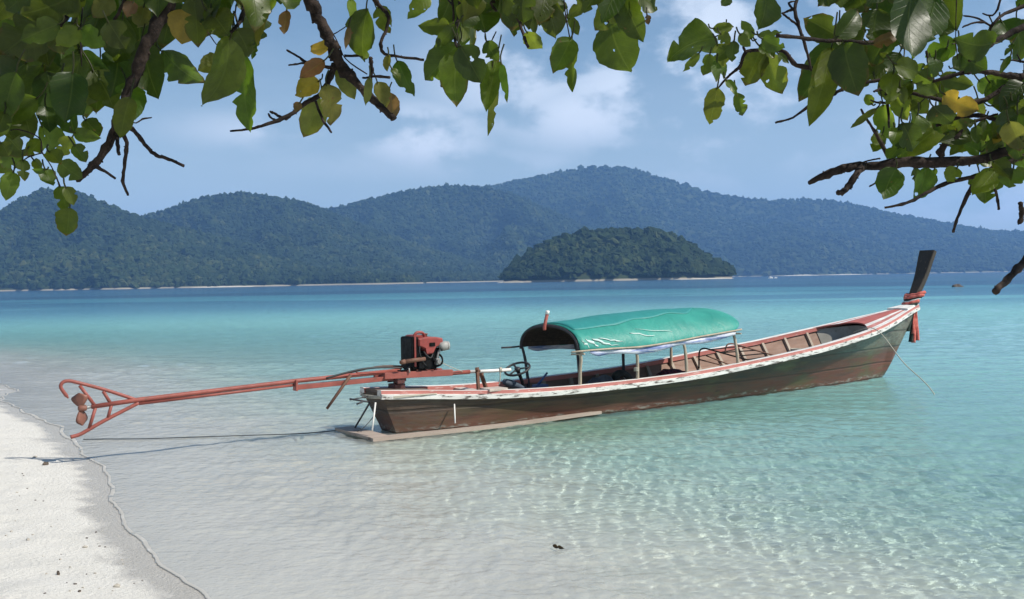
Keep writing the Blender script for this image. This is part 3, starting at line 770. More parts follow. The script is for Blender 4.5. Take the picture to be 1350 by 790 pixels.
for i, x in enumerate(tx):
    r = []
    for v in tv:
        p = arch(x, v); sag = .016 * math.sin((x - 2.8) * 3.05) ** 2 * (.35 + math.sin(abs(v) * math.pi)) + .006 * math.sin(x * 17 + v * 9) * abs(v) + .010 * float(fbm(np.array([x * 3.0]), np.array([v * 4.0]), 3, 8)[0])
        if x > 5.9: p = (5.9 + (x - 5.9) * (1 - .85 * abs(v) ** 2.2), p[1] * (1 - .10 * (x - 5.9)), p[2])
        r.append((p[0], p[1], p[2] - sag))
    rows.append(r)
m_tarp, nt, out = mat("green_tarpaulin")
t = N(nt, 'ShaderNodeTexCoord')
ck = noise(nt, 2.2, 5, .6); we = N(nt, 'ShaderNodeTexWave', wave_type='BANDS', bands_direction='DIAGONAL'); we.inputs['Scale'].default_value = 26; nt.links.new(t.outputs['Object'], we.inputs[0])
cc = mixcol(nt, rng_node(nt, ck, .3, .7), (.020, .245, .200), (.035, .315, .250))
cc = mixcol(nt, mth(nt, 'MULTIPLY', rng_node(nt, we.outputs['Fac'], .75, .95), .10), cc, (.30, .50, .45))
pr = principled(nt, out, cc, .5, .45, bump=noise(nt, 4.5, 6, .62, mscale=(1.6, .7, .7), dist=.6), bstr=.7, bdist=.035)
tr = N(nt, 'ShaderNodeBsdfTranslucent'); nt.links.new(cc, tr.inputs[0])
mx = N(nt, 'ShaderNodeMixShader'); mx.inputs[0].default_value = .12; nt.links.new(pr.outputs[0], mx.inputs[1]); nt.links.new(tr.outputs[0], mx.inputs[2]); nt.links.new(mx.outputs[0], out.inputs['Surface'])
mb = MB(); mb.grid(rows); canopy = mb.build("canopy", m_tarp, boat, smooth=True)
sol = canopy.modifiers.new("thickness", 'SOLIDIFY'); sol.thickness = .006; sol.offset = 1
m_lin, nt, out = mat("woven_lining")
br = N(nt, 'ShaderNodeTexBrick'); br.inputs['Scale'].default_value = 14; br.inputs['Color1'].default_value = (.035, .026, .020, 1); br.inputs['Color2'].default_value = (.060, .044, .032, 1); br.inputs['Mortar'].default_value = (.015, .012, .010, 1)
t = N(nt, 'ShaderNodeTexCoord'); nt.links.new(t.outputs['Object'], br.inputs[0]); principled(nt, out, br.outputs[0], .85, .2)
mb = MB(); mb.grid([[(p[0], p[1] * .97, p[2] - .045 * abs(math.cos(v * math.pi / 2)) ** .5) for v in tv for p in (arch(x, v),)] for x in np.linspace(2.76, 5.98, 20)])
lin = mb.build("lining", m_lin, canopy, smooth=True); sl = lin.modifiers.new("thickness", 'SOLIDIFY'); sl.thickness = .008
for x in (2.78, 3.85, 4.85, 5.95):               # bent hoops carrying the cloth
    mb = MB(); mb.tube([(p[0], p[1] * .965, p[2] - .022) for v in np.linspace(-1, 1, 25) for p in (arch(x, v),)], .014 if x > 3 else .022, 7, jit=.06, knob=.15); mb.build("hoop", m_polebk, boat, smooth=True)
m_tear, nt, out = mat("bleached_tear"); principled(nt, out, mixcol(nt, noise(nt, 25), (.30, .50, .45), (.66, .70, .67)), .7, .3)
def tear(xa, va, xb, vb, w):
    mb = MB(); L = []
    for k in range(6):
        u = k / 5; x = xa + (xb - xa) * u + .02 * math.sin(k * 2.3 + xa * 9); v = va + (vb - va) * u + .012 * math.sin(k * 1.9 + xb * 7); ww = w * math.sin(math.pi * min(max(u, .06), .94)) ** .6 * (.55 + .45 * math.sin(k * 2.9 + xa * 31) ** 2)
        a = Vector(arch(x, v - ww)) ; b = Vector(arch(x, v + ww)); up = Vector((0, a.y, .8)).normalized() * .012
        L.append([tuple(a + up), tuple(b + up)])
    mb.grid(L); o = mb.build("torn_patch", m_tear, canopy, smooth=True)
    s_ = o.modifiers.new("thickness", 'SOLIDIFY'); s_.thickness = .003
for q in ((2.83, -.80, 2.96, -.95, .030), (2.90, -.76, 3.12, -.93, .034), (3.02, -.75, 3.32, -.90, .030), (3.16, -.75, 3.52, -.84, .022), (3.38, -.80, 3.62, -.86, .010), (3.78, -.66, 4.22, -.78, .018), (3.95, -.60, 4.62, -.72, .007), (3.2, -.88, 3.5, -.93, .010)):
    tear(*q)
# a second, darker cloth laid over the crown
m_tarp2, nt, out = mat("teal_cloth"); principled(nt, out, mixcol(nt, noise(nt, 2.5, 5, .6), (.020, .190, .185), (.026, .235, .215)), .55, .4, bump=noise(nt, 4, 6, .62, mscale=(1.6, .7, .7), dist=.6), bstr=.7, bdist=.035)
mb = MB(); R = []
for x in np.linspace(2.84, 5.75, 30):
    u = (x - 2.84) / 2.91; v0 = -.46 + .20 * u + .03 * math.sin(x * 3.1) + .02 * math.sin(x * 8); v1 = .85; r = []
    if u > .82: v0 += (u - .82) * 1.4
    for v in np.linspace(v0, v1, 22):
        p = arch(x, v); a_ = v * math.pi / 2; sag = .016 * math.sin((x - 2.8) * 3.05) ** 2 * (.35 + math.sin(abs(v) * math.pi)) + .006 * math.sin(x * 17 + v * 9) * abs(v) + .010 * float(fbm(np.array([x * 3.0]), np.array([v * 4.0]), 3, 8)[0])
        r.append((p[0], p[1] + .010 * math.sin(a_), p[2] - sag + .010 * math.cos(a_) + .003))
    R.append(r)
mb.grid(R); o = mb.build("top_cloth", m_tarp2, canopy, smooth=True); s_ = o.modifiers.new("thickness", 'SOLIDIFY'); s_.thickness = .004
m_val, nt, out = mat("blue_white_cloth")
cc = mixcol(nt, rng_node(nt, noise(nt, 4.0, 6, .7, mscale=(.45, 1, 5)), .40, .58), (.16, .215, .42), (.60, .61, .68))
principled(nt, out, cc, .8, .2, bump=noise(nt, 12), bstr=.4, bdist=.01)
for sgn in (-1, 1):                              # cloth edging under the eaves
    mb = MB(); R = []
    for x in np.linspace(2.95, 5.92, 36):
        ze = CE(x); d = (.085 + .02 * math.sin(x * 5)) * min(1, (x - 2.85) * 4); bow = .016 * math.sin(x * 9)
        R.append([(x, sgn * (CWD + .004), ze + .004), (x, sgn * (CWD + .012 + bow), ze - d * .5), (x, sgn * (CWD + .002 + bow), ze - d)])
    mb.grid(R); o = mb.build("valance", m_val, boat, smooth=True); s_ = o.modifiers.new("thickness", 'SOLIDIFY'); s_.thickness = .004
    mb = MB(); mb.tube([(x, sgn * (CWD + .016), CE(x) + .012 + .004 * math.sin(x * 4)) for x in np.linspace(2.62 if sgn < 0 else 2.45, 6.05, 20)], .014, 7, jit=.08, knob=.2)
    mb.build("eave_rail", m_bamboo if sgn < 0 else m_polebk, boat, smooth=True)
for sgn in (-1, 1):
    for i, x in enumerate((2.83, 3.86, 4.82, 5.92)):
        z0 = Z_(x) + .02 if sgn < 0 else Z_(x) - .20; y0 = W_(x) - (.05 if sgn < 0 else .13); y1 = CWD - .03; ze = CE(x) + .01
        bow = [0, .035, .03, .0][i] * (1 if sgn < 0 else .6)
        P = poly([(x + .01, sgn * y0, z0 - .12), (x + bow * .5, sgn * (y0 * .6 + y1 * .4), z0 + (ze - z0) * .4), (x + bow * .4, sgn * (y0 * .2 + y1 * .8), z0 + (ze - z0) * .75), (x - .03, sgn * y1, ze)], 5)
        mb = MB(); mb.tube(P, [.026 - .006 * k / len(P) for k in range(len(P))], 8, jit=.05, knob=.12)
        pale = sgn < 0 or i == 3  # far posts standing in shade get a darker colour, sunlit ones pale
        mb.build("canopy_post", m_bamboo if pale else m_polebk, boat, smooth=True)
for i, (x, sgn) in enumerate(((2.83, -1), (5.93, -1), (3.86, -1))):   # lashings round the posts
    mb = MB()
    zt = CE(x) - .035 if i < 2 else Z_(x) + .14
    yy = CWD - .03 if i < 2 else W_(x) - .05
    for k in range(4):
        mb.tube([(x + .034 * math.cos(a) - .01, -yy + .034 * math.sin(a), zt + k * .014 + .004 * math.sin(a * 2)) for a in np.linspace(0, 6.283, 12)], .007, 5)
    mb.build("lashing", m_rope, boat, smooth=True)
mb = MB(); mb.beam((2.78, -.56, .915), (2.80, -.84, .93), .028, .022, bev=.004); mb.build("peg", m_bamboo, boat)
mb = MB(); mb.beam((5.93, -.58, 1.075), (5.95, -.86, 1.08), .028, .024, bev=.004); mb.build("peg", m_bamboo, boat)
a = bl(718, 430, 0.0); b = bl(722, 411, 0.0)
mb = MB(); mb.tube(poly([a + Vector((0, 0, -.06)), a, a.lerp(b, .7), b], 3), .026, 8); e_ = a.lerp(b, .78)
st_ = mb.build("crown_peg", m_red, boat, smooth=True); mb = MB(); mb.tube([a.lerp(b, .8), b + Vector((.003, 0, .015))], .029, 8); mb.build("white_tip", m_white, st_, smooth=True)

# ------------------------------------------------------------------ motor on its pivot, long tail shaft astern, tiller forward
mb = MB()
p0, p1 = bl(524, 520), bl(524, 503)
mb.box((.24, 0, .60), (.16, .20, .07), bev=.008); mb.tube([(.25, 0, .58), (.25, 0, .74)], .055, 12); mb.box((.25, 0, .70), (.14, .26, .06), bev=.008); mb.box((.23, -.14, .72), (.11, .03, .15), bev=.006); mb.box((.23, .14, .72), (.11, .03, .15), bev=.006)
mb.build("swivel_mount", worn("swivel_iron", (.10, .035, .03), (.035, .025, .022), .5, .6, 16), boat, smooth=False)
mb = MB()                                        # cradle rails under the motor
for y in (-.15, .15):
    mb.beam((-.02, y, .765), (1.02, y, .742), .05, .085, bev=.006)
for x in (.08, .45, .92): mb.box((x, 0, .755), (.06, .28, .05), bev=.004)
for x in (.33, .47, .62, .78):
    mb.tube([(x, -.16, .795), (x, -.16, .82)], .014, 6)
mb.build("motor_cradle", m_boom, boat)
eng = MB()
eng.box((.60, .0, .93), (.44, .30, .26), 0, bev=.02)             # crankcase
eng.box((.42, .0, 1.04), (.13, .36, .44), 0, bev=.03)            # radiator and fan cowl
for k in range(7): eng.box((.64, 0, .86 + k * .028), (.36, .335, .009), 0)
eng.tube([(.62, -.14, .90), (.62, -.20, .90)], .085, 16); eng.tube([(.62, -.19, .90), (.62, -.215, .90)], .055, 12)
eng.box((.80, -.02, 1.0), (.12, .30, .20), 0, bev=.015); eng.box((.50, -.19, .88), (.10, .06, .10), 0, bev=.01)
eng.tube(poly([(.86, -.12, 1.02), (.90, -.18, .96), (.88, -.2, .88), (.80, -.16, .84)], 4), .016, 6); eng.tube(poly([(.74, -.16, 1.04), (.70, -.21, .98), (.74, -.22, .92)], 4), .011, 6)
motor = eng.build("motor", m_black, boat, smooth=False)
mb = MB()
R = []
for y in (-.215, -.195, .195, .215):
    e = .018 if abs(y) > .2 else 0
    R.append([(x, y, z) for x, z in ((.46 + e, 1.235 - e), (.60, 1.252 - e), (.78, 1.247 - e), (.90 - e, 1.228 - e), (.915 - e, 1.19), (.865, 1.12 + e), (.78, 1.105 + e), (.72, 1.02 + e), (.60, 1.012 + e), (.585, 1.09 + e), (.50, 1.12 + e), (.46 + e, 1.14))])
mb.grid(R, close=True); mb.add(R[0], [tuple(range(12))]); mb.add(R[-1], [tuple(range(11, -1, -1))])
tank = mb.build("fuel_tank", m_motor, motor, smooth=False)
mb = MB(); mb.box((.70, -.222, 1.15), (.10, .012, .05), bev=.004); mb.box((.70, -.229, 1.15), (.075, .006, .03)); mb.build("maker_plate", m_black, motor)
mb = MB(); mb.tube([(.68, -.04, 1.24), (.68, -.04, 1.285)], .036, 14); mb.tube([(.68, -.04, 1.275), (.68, -.04, 1.295)], .044, 14); mb.build("filler_cap", m_rust, motor, smooth=True)
mb = MB(); mb.tube(poly([(.43, -.1, 1.24), (.45, -.1, 1.285), (.50, -.1, 1.315), (.58, -.1, 1.312), (.625, -.1, 1.285), (.635, -.1, 1.245)], 4), .020, 8); mb.box((.52, .0, 1.262), (.2, .2, .04), bev=.012)
mb.build("lifting_handle", m_motor, motor, smooth=False)
mb = MB(); mb.box((.405, -.187, 1.06), (.032, .012, .40), bev=.003); mb.box((.405, -.05, 1.268), (.032, .27, .01), bev=.003); mb.build("strap", m_motor, motor)
mb = MB(); mb.tube([(.86, -.19, 1.095), (.87, -.19, 1.11), (.965, -.19, 1.122), (1.0, -.19, 1.12)], [.055, .066, .066, .05], 14); mb.tube([(.98, -.19, 1.12), (1.012, -.19, 1.12)], .06, 14)
mb.build("air_filter", m_filter, motor, smooth=True)
mb = MB(); mb.box((.80, -.20, .915), (.08, .07, .085), bev=.012); mb.tube([(.80, -.19, .95), (.82, -.19, 1.02), (.86, -.19, 1.07)], .02, 8); mb.tube([(.79, -.24, .915), (.79, -.265, .915)], .03, 10)
mb.build("carburettor", m_alu, motor, smooth=False)
mb = MB(); mb.tube([bl(560, 473.5, -.22), bl(545, 475, -.24), bl(527, 477.5, -.26)], .028, 10); mb.tube([bl(528, 477.4, -.26), bl(521, 478.6, -.265)], [.034, .027], 10)
mb.build("exhaust_pipe", m_rust, motor, smooth=True)
mb = MB(); mb.tube([bl(535, 486, -.2), bl(536, 492, -.2)], .012, 8); mb.build("spark_lead", m_filter, motor, smooth=True)
motor.scale = (.84, .96, 1.0); motor.location.x = .60 * .16
mb = MB()
for P in ([(.50, -.18, 1.18), (.46, -.23, 1.05), (.52, -.23, .92), (.60, -.2, .86)], [(.72, -.2, 1.02), (.66, -.23, .97), (.60, -.22, 1.0), (.55, -.2, 1.06)], [(.36, -.12, .84), (.30, -.16, .86), (.24, -.15, .82), (.12, -.12, .82)]): mb.tube(poly(P, 5), .009, 6)
mb.build('fuel_hose', m_rubber, motor, smooth=True)
# the tail
sh = MB(); a, b, c_, d_ = bl(120.5, 536.5), bl(181, 527.5), bl(389, 502.5), bl(528, 488.5)
sh.tube([a, b, c_, d_], [.026, .028, .028, .03], 10)
sh.tube([b + Vector((.02, 0, -.045)), c_ + Vector((-.02, 0, -.050))], .018, 8)
tail = sh.build("propeller_shaft", m_boom, boat, smooth=True)
mb = MB(); e1, e2, e3 = bl(389, 511), bl(450, 505), bl(520, 498)
mb.beam(e1, e3, .075, .062, bev=.006); mb.box(bl(389.5, 508), (.03, .11, .14), bev=.006); mb.beam(bl(470, 493), bl(528, 490.5), .05, .045, bev=.005)
mb.build("tail_beam", m_boom, tail)
mb = MB(); mb.tube(poly([bl(180, 527.5), bl(140, 514.5), bl(102, 504.5), bl(90, 502.3), bl(82.5, 504.5), bl(80, 510), bl(84, 517), bl(90, 525)], 5), [.020] * 34 + [.010] * 2, 8)
mb.build("upper_guard", m_boom, tail, smooth=True)
mb = MB(); mb.tube(poly([bl(182.4, 531.5), bl(160, 543), bl(141.6, 552.5), bl(128, 560), bl(116, 567), bl(105, 573), bl(93, 576.5)], 5), .022, 8)
mb.build("skeg", m_boom, tail, smooth=True)
for q in (((105, 508.5), (126, 536)), ((136, 516), (146.5, 533)), ((126, 537), (117.5, 565)), ((147, 534), (142, 552))):
    mb = MB(); mb.tube([bl(*q[0]), bl(*q[1])], .019, 8); mb.build("guard_strut", m_boom, tail, smooth=True)
prop = MB(); hb = bl(106.5, 538.6); ax = (bl(181, 527.5) - bl(120.5, 536.5)).normalized()
prop.tube([hb - ax * .03, hb - ax * .02, hb + ax * .05, hb + ax * .06], [.018, .036, .036, .03], 12)
up_ = Vector((0, 0, 1)); up_ = (up_ - ax * up_.dot(ax)).normalized(); sd = ax.cross(up_)
for ang, L in ((-.12, .175), (math.pi + .02, .195)):
    dr = up_ * math.cos(ang) + sd * math.sin(ang); tg = ax.cross(dr); R = []
    for k in range(8):
        u = k / 7; w = (.035 + .075 * math.sin(min(u * 1.25, 1) * math.pi / 2)) * (1 if u < .62 else max(.12, math.cos((u - .62) / .38 * math.pi / 2)))
        tw = 1.05 - .35 * u
        e = tg * math.cos(tw) + ax * math.sin(tw); ctr = hb + dr * (.03 + (L - .03) * u); nn = e.cross(dr) * .006
        R.append([ctr - e * w, ctr - e * w * .3 + nn, ctr + e * w * .4 + nn, ctr + e * w, ctr + e * w * .4 - nn, ctr - e * w * .3 - nn])
    prop.grid([[tuple(p) for p in r] for r in R], close=True); prop.add(R[-1], [tuple(range(6))])
prop.build("propeller", worn("bronze_rust", (.20, .085, .06), (.10, .06, .045), .5, .55, 18), tail, smooth=True)
mb = MB(); mb.tube([bl(121, 536.4), bl(109, 538.2)], .016, 10); mb.build("bare_shaft", m_alu, tail, smooth=True)
mb = MB(); mb.tube(poly([bl(430, 499, -.05), bl(455, 492, -.08), bl(480, 486.5, -.1), bl(505, 484.5, -.1), bl(530, 485.5, -.1)], 5), .014, 7); mb.build("hose", m_rubber, tail, smooth=True)
mb = MB(); mb.tube(poly([bl(430, 500, .06), bl(465, 490.5, .08), bl(500, 483.5, .08), bl(532, 483, .05)], 5), .012, 7); mb.build("hose", m_rust, tail, smooth=True)
mb = MB(); mb.tube([bl(462, 495, -.06), bl(455, 505, -.09), bl(431, 539, -.12)], [.022, .021, .018], 8, jit=.04); mb.build("prop_stick", m_rust, tail, smooth=True)
# tiller arm
mb = MB(); mb.tube([bl(572, 494), bl(619, 490.3)], .030, 10); ta = mb.build("tiller", m_boom, boat, smooth=True)
mb = MB(); mb.tube([bl(618, 490.4), bl(650, 489), bl(673, 487.6)], .024, 10); mb.build("tiller_grip", m_white, ta, smooth=True)
mb = MB()
mb.beam(bl(629, 484.5, -.10), bl(631, 518, -.12), .05, .03, bev=.004); mb.beam(bl(634, 492, .10), bl(642, 516, .14), .055, .035, bev=.004); mb.beam(bl(628, 487, -.16), bl(636, 492, .18), .04, .03, bev=.004)
mb.build("tiller_rest", m_rust, boat)
mb = MB(); mb.box(bz(651, 513, Z_(1.7) + .03), (.30, .26, .035), bev=.006); mb.box((1.45, 0, Z_(1.45) - .03), (.16, 2 * W_(1.45) - .14, .03), bev=.005); mb.build("thwart", worn("pale_thwart", (.52, .44, .38), (.40, .22, .18), .5, .7, 10), boat)
mb = MB(); mb.tube(poly([bl(659, 487, -.02), bl(659.5, 497, -.03), bl(658, 508, -.02)], 4), .009, 6)
for k in range(3): mb.tube([Vector(bl(659, 488)) + Vector((.035 * math.cos(a) * .4 + k * .012, .035 * math.cos(a), .035 * math.sin(a))) for a in np.linspace(0, 6.28, 12)], .007, 5)
mb.build("tiller_lashing", m_rope, boat, smooth=True)
mb = MB(); mb.tube(poly([bl(579, 476, -.15), bl(592, 483, -.1), bl(610, 490, -.03)], 4), .005, 5); mb.build("throttle_cord", m_rope, boat, smooth=True)
# steering wheel
sw = empty("wheel_seat"); bpy.data.objects.remove(sw)
ctr = bl(682, 486.5, -.02); nr = Vector((-.40, -.18, .90)).normalized(); e1 = nr.orthogonal().normalized(); e2 = nr.cross(e1)
mb = MB(); RR = .185; R = []
for k in range(28):
    a = 2 * math.pi * k / 28; rd = e1 * math.cos(a) + e2 * math.sin(a)
    R.append([tuple(ctr + rd * (RR + .017 * math.cos(t)) + nr * .017 * math.sin(t)) for t in np.linspace(0, 2 * math.pi, 9)[:-1]])
R.append(R[0]); mb.grid(R, close=True)
for k in range(3):
    a = k * 2.094 + .5; mb.beam(ctr + (e1 * math.cos(a) + e2 * math.sin(a)) * .03, ctr + (e1 * math.cos(a) + e2 * math.sin(a)) * RR, .03, .01, up=nr)
mb.tube([ctr - nr * .03, ctr + nr * .015], .042, 12)
wheel = mb.build("steering_wheel", m_rubber, boat, smooth=True)
mb = MB(); mb.tube([ctr - nr * .02, ctr - nr * .20 + Vector((.03, 0, -.02)), Vector((ctr.x + .14, -.02, .13))], [.028, .024, .03], 8); mb.build("steering_column", m_black, wheel, smooth=True)
# boarding plank at the stern running along the side
mb = MB()
q = [bz(446, 564, .05), bz(470, 560.5, .05), bz(520, 572, .05), bz(488, 577.5, .05)]
def slab(P, z0, z1):
    n = len(P); mb.add([(p.x, p.y, z1) for p in P] + [(p.x, p.y, z0) for p in P], [tuple(range(n)), tuple(range(2 * n - 1, n - 1, -1))] + [(k, (k + 1) % n, (k + 1) % n + n, k + n) for k in range(n)])
slab([Vector((-.46, .48, 0)), Vector((-.20, .48, 0)), Vector((-.20, -.56, 0)), Vector((-.46, -.62, 0))], .012, .050)
R = []
for x in np.linspace(-.46, 3.22, 24):
    yo = .685 + .06 * math.sin((x + .46) / 3.68 * math.pi) ; wd = .15 - .07 * (x + .46) / 3.68; zz = .046 + .02 * smooth(1.5, 3.2, x)
    if x > 3.0: wd *= max(.3, (3.3 - x) / .3)
    R.append([(x, -yo, zz), (x, -yo + wd, zz), (x, -yo + wd, zz - .042), (x, -yo, zz - .042)])
mb.grid(R, close=True); mb.add(R[0], [(0, 1, 2, 3)]); mb.add(R[-1], [(3, 2, 1, 0)])
mb.build("boarding_plank", m_plank, boat)
for P, r_, m_ in (([bl(487.5, 531, -.12), bl(468, 564, .15)], .013, m_polebk), ([bl(495, 531, -.33), bl(490.5, 568, -.50)], .012, m_white), ([bl(599, 533, -.46), bl(600, 558, -.64)], .010, m_white)):
    mb = MB(); mb.tube(P, r_, 7); mb.build("stay_rod", m_, boat, smooth=True)
mb = MB(); mb.tube([bl(461, 526, .05), bl(486, 530, -.1)], .012, 6); mb.tube([bl(461, 527.5, .02), bl(484, 523, 0)], .008, 6); mb.tube([bl(470, 533, -.1), bl(478, 530, -.12)], .012, 6); mb.build("stern_pegs", m_polebk, boat, smooth=True)
mb = MB()
for k in range(3):
    mb.tube(poly([(-.20, .15, .47 + k * .016), (-.16, -.2, .485 + k * .014), (-.02, -.335, .482 + k * .012), (.30, -.385, .497 + k * .006), (.62, -.42, .50)], 5), .009, 6)
mb.build("stern_lashing", m_rope, boat, smooth=True)

# ------------------------------------------------------------------ loose things lying in or tied to the boat
def place(o): o.location = BS; o.rotation_euler = (0, 0, BA); return o
def lump(c, r, seed, squash=(1, 1, 1), amp=.18, n=(14, 20)):
    V = []; rr = random.Random(seed); ph = [rr.uniform(0, 6) for _ in range(8)]
    for i in range(n[0] + 1):
        th = math.pi * i / n[0]
        for k in range(n[1]):
            a = 2 * math.pi * k / n[1]; d = Vector((math.sin(th) * math.cos(a), math.sin(th) * math.sin(a), math.cos(th)))
            f = 1 + amp * (math.sin(3 * d.x + ph[0]) * math.sin(4 * d.y + ph[1]) + .6 * math.sin(7 * d.z + 5 * d.x + ph[2]) * math.sin(6 * d.y + ph[3]))
            V.append((c[0] + d.x * r * squash[0] * f, c[1] + d.y * r * squash[1] * f, max(.128, c[2] + d.z * r * squash[2] * f)))
    F = [(i * n[1] + k, i * n[1] + (k + 1) % n[1], (i + 1) * n[1] + (k + 1) % n[1], (i + 1) * n[1] + k) for i in range(n[0]) for k in range(n[1])]
    return V, F
def cloth(name, c1, c2, sc=8):
    m, nt, out = mat(name); principled(nt, out, mixcol(nt, rng_node(nt, noise(nt, sc, 4), .35, .65), c1, c2), .85, .2, bump=noise(nt, sc * 2.5), bstr=.5, bdist=.02); return m
mb = MB(); c0 = bl(794, 502, .15); mb.add(*lump((c0.x, .15, .30), .21, 3, (1.1, 1.0, .85)))
tag(place(mb.build("sack", cloth("grey_sack", (.10, .11, .125), (.16, .17, .19)), smooth=True)), "bluish grey sack slumped under the canopy next to the tyre", "sack")
mb = MB(); c0 = bl(820, 500, .18); T0 = Vector((c0.x, .16, .33)); R = []
for k in range(28):
    a = 2 * math.pi * k / 28; rd = Vector((math.cos(a), .25 * math.sin(a), math.sin(a) * .95))
    R.append([tuple(T0 + rd * (.165 + .055 * math.cos(t)) + Vector((-.25 * math.sin(a) * .3, 1, .15)).normalized() * .07 * math.sin(t)) for t in np.linspace(0, 6.283, 13)[:-1]])
R.append(R[0]); mb.grid(R, close=True)
tag(place(mb.build("tyre", cloth("dusty_tyre", (.045, .046, .042), (.085, .085, .07)), smooth=True)), "dusty old tyre fender standing beside the grey sack under the canopy", "tyre")
mb = MB(); c0 = bl(887, 494, -.15); mb.add(*lump((c0.x, -.15, .36), .28, 9, (1.35, .9, .55), .22))
tag(place(mb.build("cloth_bundle", cloth("patterned_cloth", (.035, .02, .03), (.17, .035, .05), 22), smooth=True)), "dark red and navy cloth bundle heaped under the front of the canopy", "cloth")
mb = MB(); P = poly([bl(664, 503, .1), bl(676, 507, .08), bl(690, 512, 0), bl(706, 516, -.05)], 5); mb.tube(P, [.04 + .02 * math.sin(i * .35) for i in range(len(P))], 10, jit=.05)
tag(place(mb.build("tarp_roll", cloth("slate_tarp", (.055, .075, .10), (.09, .11, .14)), smooth=True)), "slate blue rolled tarp lying below the steering wheel", "tarp")
bail = MB(); b0 = bl(712, 511, -.05); bail.box((b0.x, b0.y, b0.z - .02), (.22, .16, .14), bev=.03)
m_blue, nt, out = mat("blue_plastic"); principled(nt, out, mixcol(nt, noise(nt, 15), (.030, .055, .14), (.05, .085, .20)), .45, .45)
sc_ = bail.build("bailing_scoop", m_blue, smooth=False); tag(place(sc_), "blue plastic bailing scoop with a slanting handle below the steering wheel", "scoop")
hd = MB(); hd.tube([bl(707, 510, -.05), bl(715, 500, -.05), bl(721.5, 491.5, -.05)], [.02, .017, .014], 8); hd.build("handle", m_blue, sc_, smooth=True)
# folding boarding ladder lying across the boat ahead of the canopy
ld = empty("boarding_ladder", BS, BA); tag(ld, "rusty black metal boarding ladder with hooked ends lying in the boat", "ladder")
def rail(pp, y):
    mb = MB(); mb.tube(poly([bl(a, b, y) for a, b in pp], 5), .013, 7); mb.build("side_rail", m_rust if y > 0 else m_black, ld, smooth=True)
r1 = [(921.5, 486), (921.5, 470), (922.5, 463), (927, 459.5), (936, 461), (965, 469), (1000, 478.5)]
r2 = [(956, 465), (957, 458), (960, 454), (967, 453.5), (985, 458.5), (1005, 464.5), (1027, 470.5)]
rail(r1, -.30); rail(r2, .12)
for (a, b), (c, d) in (((936, 461), (978, 456.5)), ((951, 465), (996, 462)), ((968, 470), (1010, 466)), ((985, 474.5), (1021, 469))):
    mb = MB(); mb.tube([bl(a, b, -.30), bl(c, d, .12)], .010, 6); mb.build("rung", m_black, ld, smooth=True)
mb = MB(); mb.tube([bl(931, 469, -.3), bl(972, 485, -.3)], .011, 6); mb.tube([bl(921.5, 474, -.3), bl(985, 490, -.28)], .011, 6); mb.build("brace", m_rust, ld, smooth=True)
mb = MB(); w0 = bl(1052, 462, .1)
for k in range(5): mb.tube([Vector((w0.x + (.10 + .012 * (k % 2)) * math.cos(a), w0.y + (.13 + .01 * (k % 3)) * math.sin(a), w0.z - .05 + k * .017)) for a in np.linspace(0, 6.283, 20)], .013, 6)
tag(place(mb.build("rope_coil", m_rope, smooth=True)), "small pale coil of rope lying inside the bow", "rope")
mb = MB(); P = poly([bl(1104, 458, .1), bl(1106, 448, .1), bl(1110, 446, .12), bl(1114, 449, .14)], 4); mb.tube(P, .016, 7)
mb.box((bl(1105, 459, .1)), (.16, .10, .04), bev=.01)
tag(place(mb.build("anchor", m_black, smooth=False)), "small dark anchor hook leaning against the bow bulkhead", "anchor")
# ribbons on the prow
sash = empty("prow_sash", BS, BA); tag(sash, "red white and black ribbons wound round the prow with hanging tails", "ribbon")
m_coral = cloth("coral_cloth", (.52, .10, .075), (.66, .20, .16), 14); m_dark = cloth("dark_green_cloth", (.012, .022, .018), (.03, .045, .035), 12); m_wcl = cloth("white_cloth", (.55, .55, .52), (.70, .70, .66), 12)
pc = [bl(1197.5, 399), bl(1203, 387)]
for k, (u, m_, r_) in enumerate(((-.12, m_dark, .030), (.16, m_coral, .034), (.42, m_wcl, .018), (.62, m_dark, .020), (.84, m_coral, .036), (1.10, m_coral, .032))):
    c = pc[0].lerp(pc[1], u); w = .135 + .012 * k; th = .10; mb = MB()
    P = [c + Vector((.06 + (th + .012) * math.cos(a), w * math.sin(a), .045 * math.cos(a + .6) - .02 - .05 * max(0, math.cos(a)))) for a in np.linspace(0, 6.283, 26)]
    mb.tube(P, [r_ * (1 + .2 * math.sin(i * 1.7 + k)) for i in range(26)], 7, cap=False); mb.build("wrap", m_, sash, smooth=True)
tails = [((1203, 413), (1199, 428), (1196.5, 437), -.08, .055, m_dark), ((1205, 412), (1202.5, 430), (1200.5, 451), -.09, .05, m_dark), ((1207, 411), (1206, 430), (1204, 452), -.10, .05, m_coral),
         ((1208.5, 410), (1209, 430), (1209.5, 449), -.12, .048, m_coral), ((1208, 412), (1208.5, 432), (1206.5, 449), -.07, .04, m_dark), ((1206, 411), (1204.5, 425), (1203.5, 440), -.11, .03, m_coral)]
for p, q_, r_, y, w, m_ in tails:
    P = poly([bl(*p, y), bl(*q_, y - .01), bl(*r_, y - .02)], 6); R = []
    for i, c in enumerate(P):
        t_ = i / (len(P) - 1); ww = w * (.5 + .6 * t_); tw = .6 * math.sin(t_ * 3 + y * 40)
        e = Vector((.75 * math.cos(tw), -.66 * math.cos(tw) + math.sin(tw) * .5, 0)) * ww * .7
        R.append([tuple(c - e), tuple(c + Vector((0, .02 * math.sin(t_ * 5), 0))), tuple(c + e)])
    mb = MB(); mb.grid(R); o = mb.build("ribbon", m_, sash, smooth=True); s_ = o.modifiers.new("thickness", 'SOLIDIFY'); s_.thickness = .006
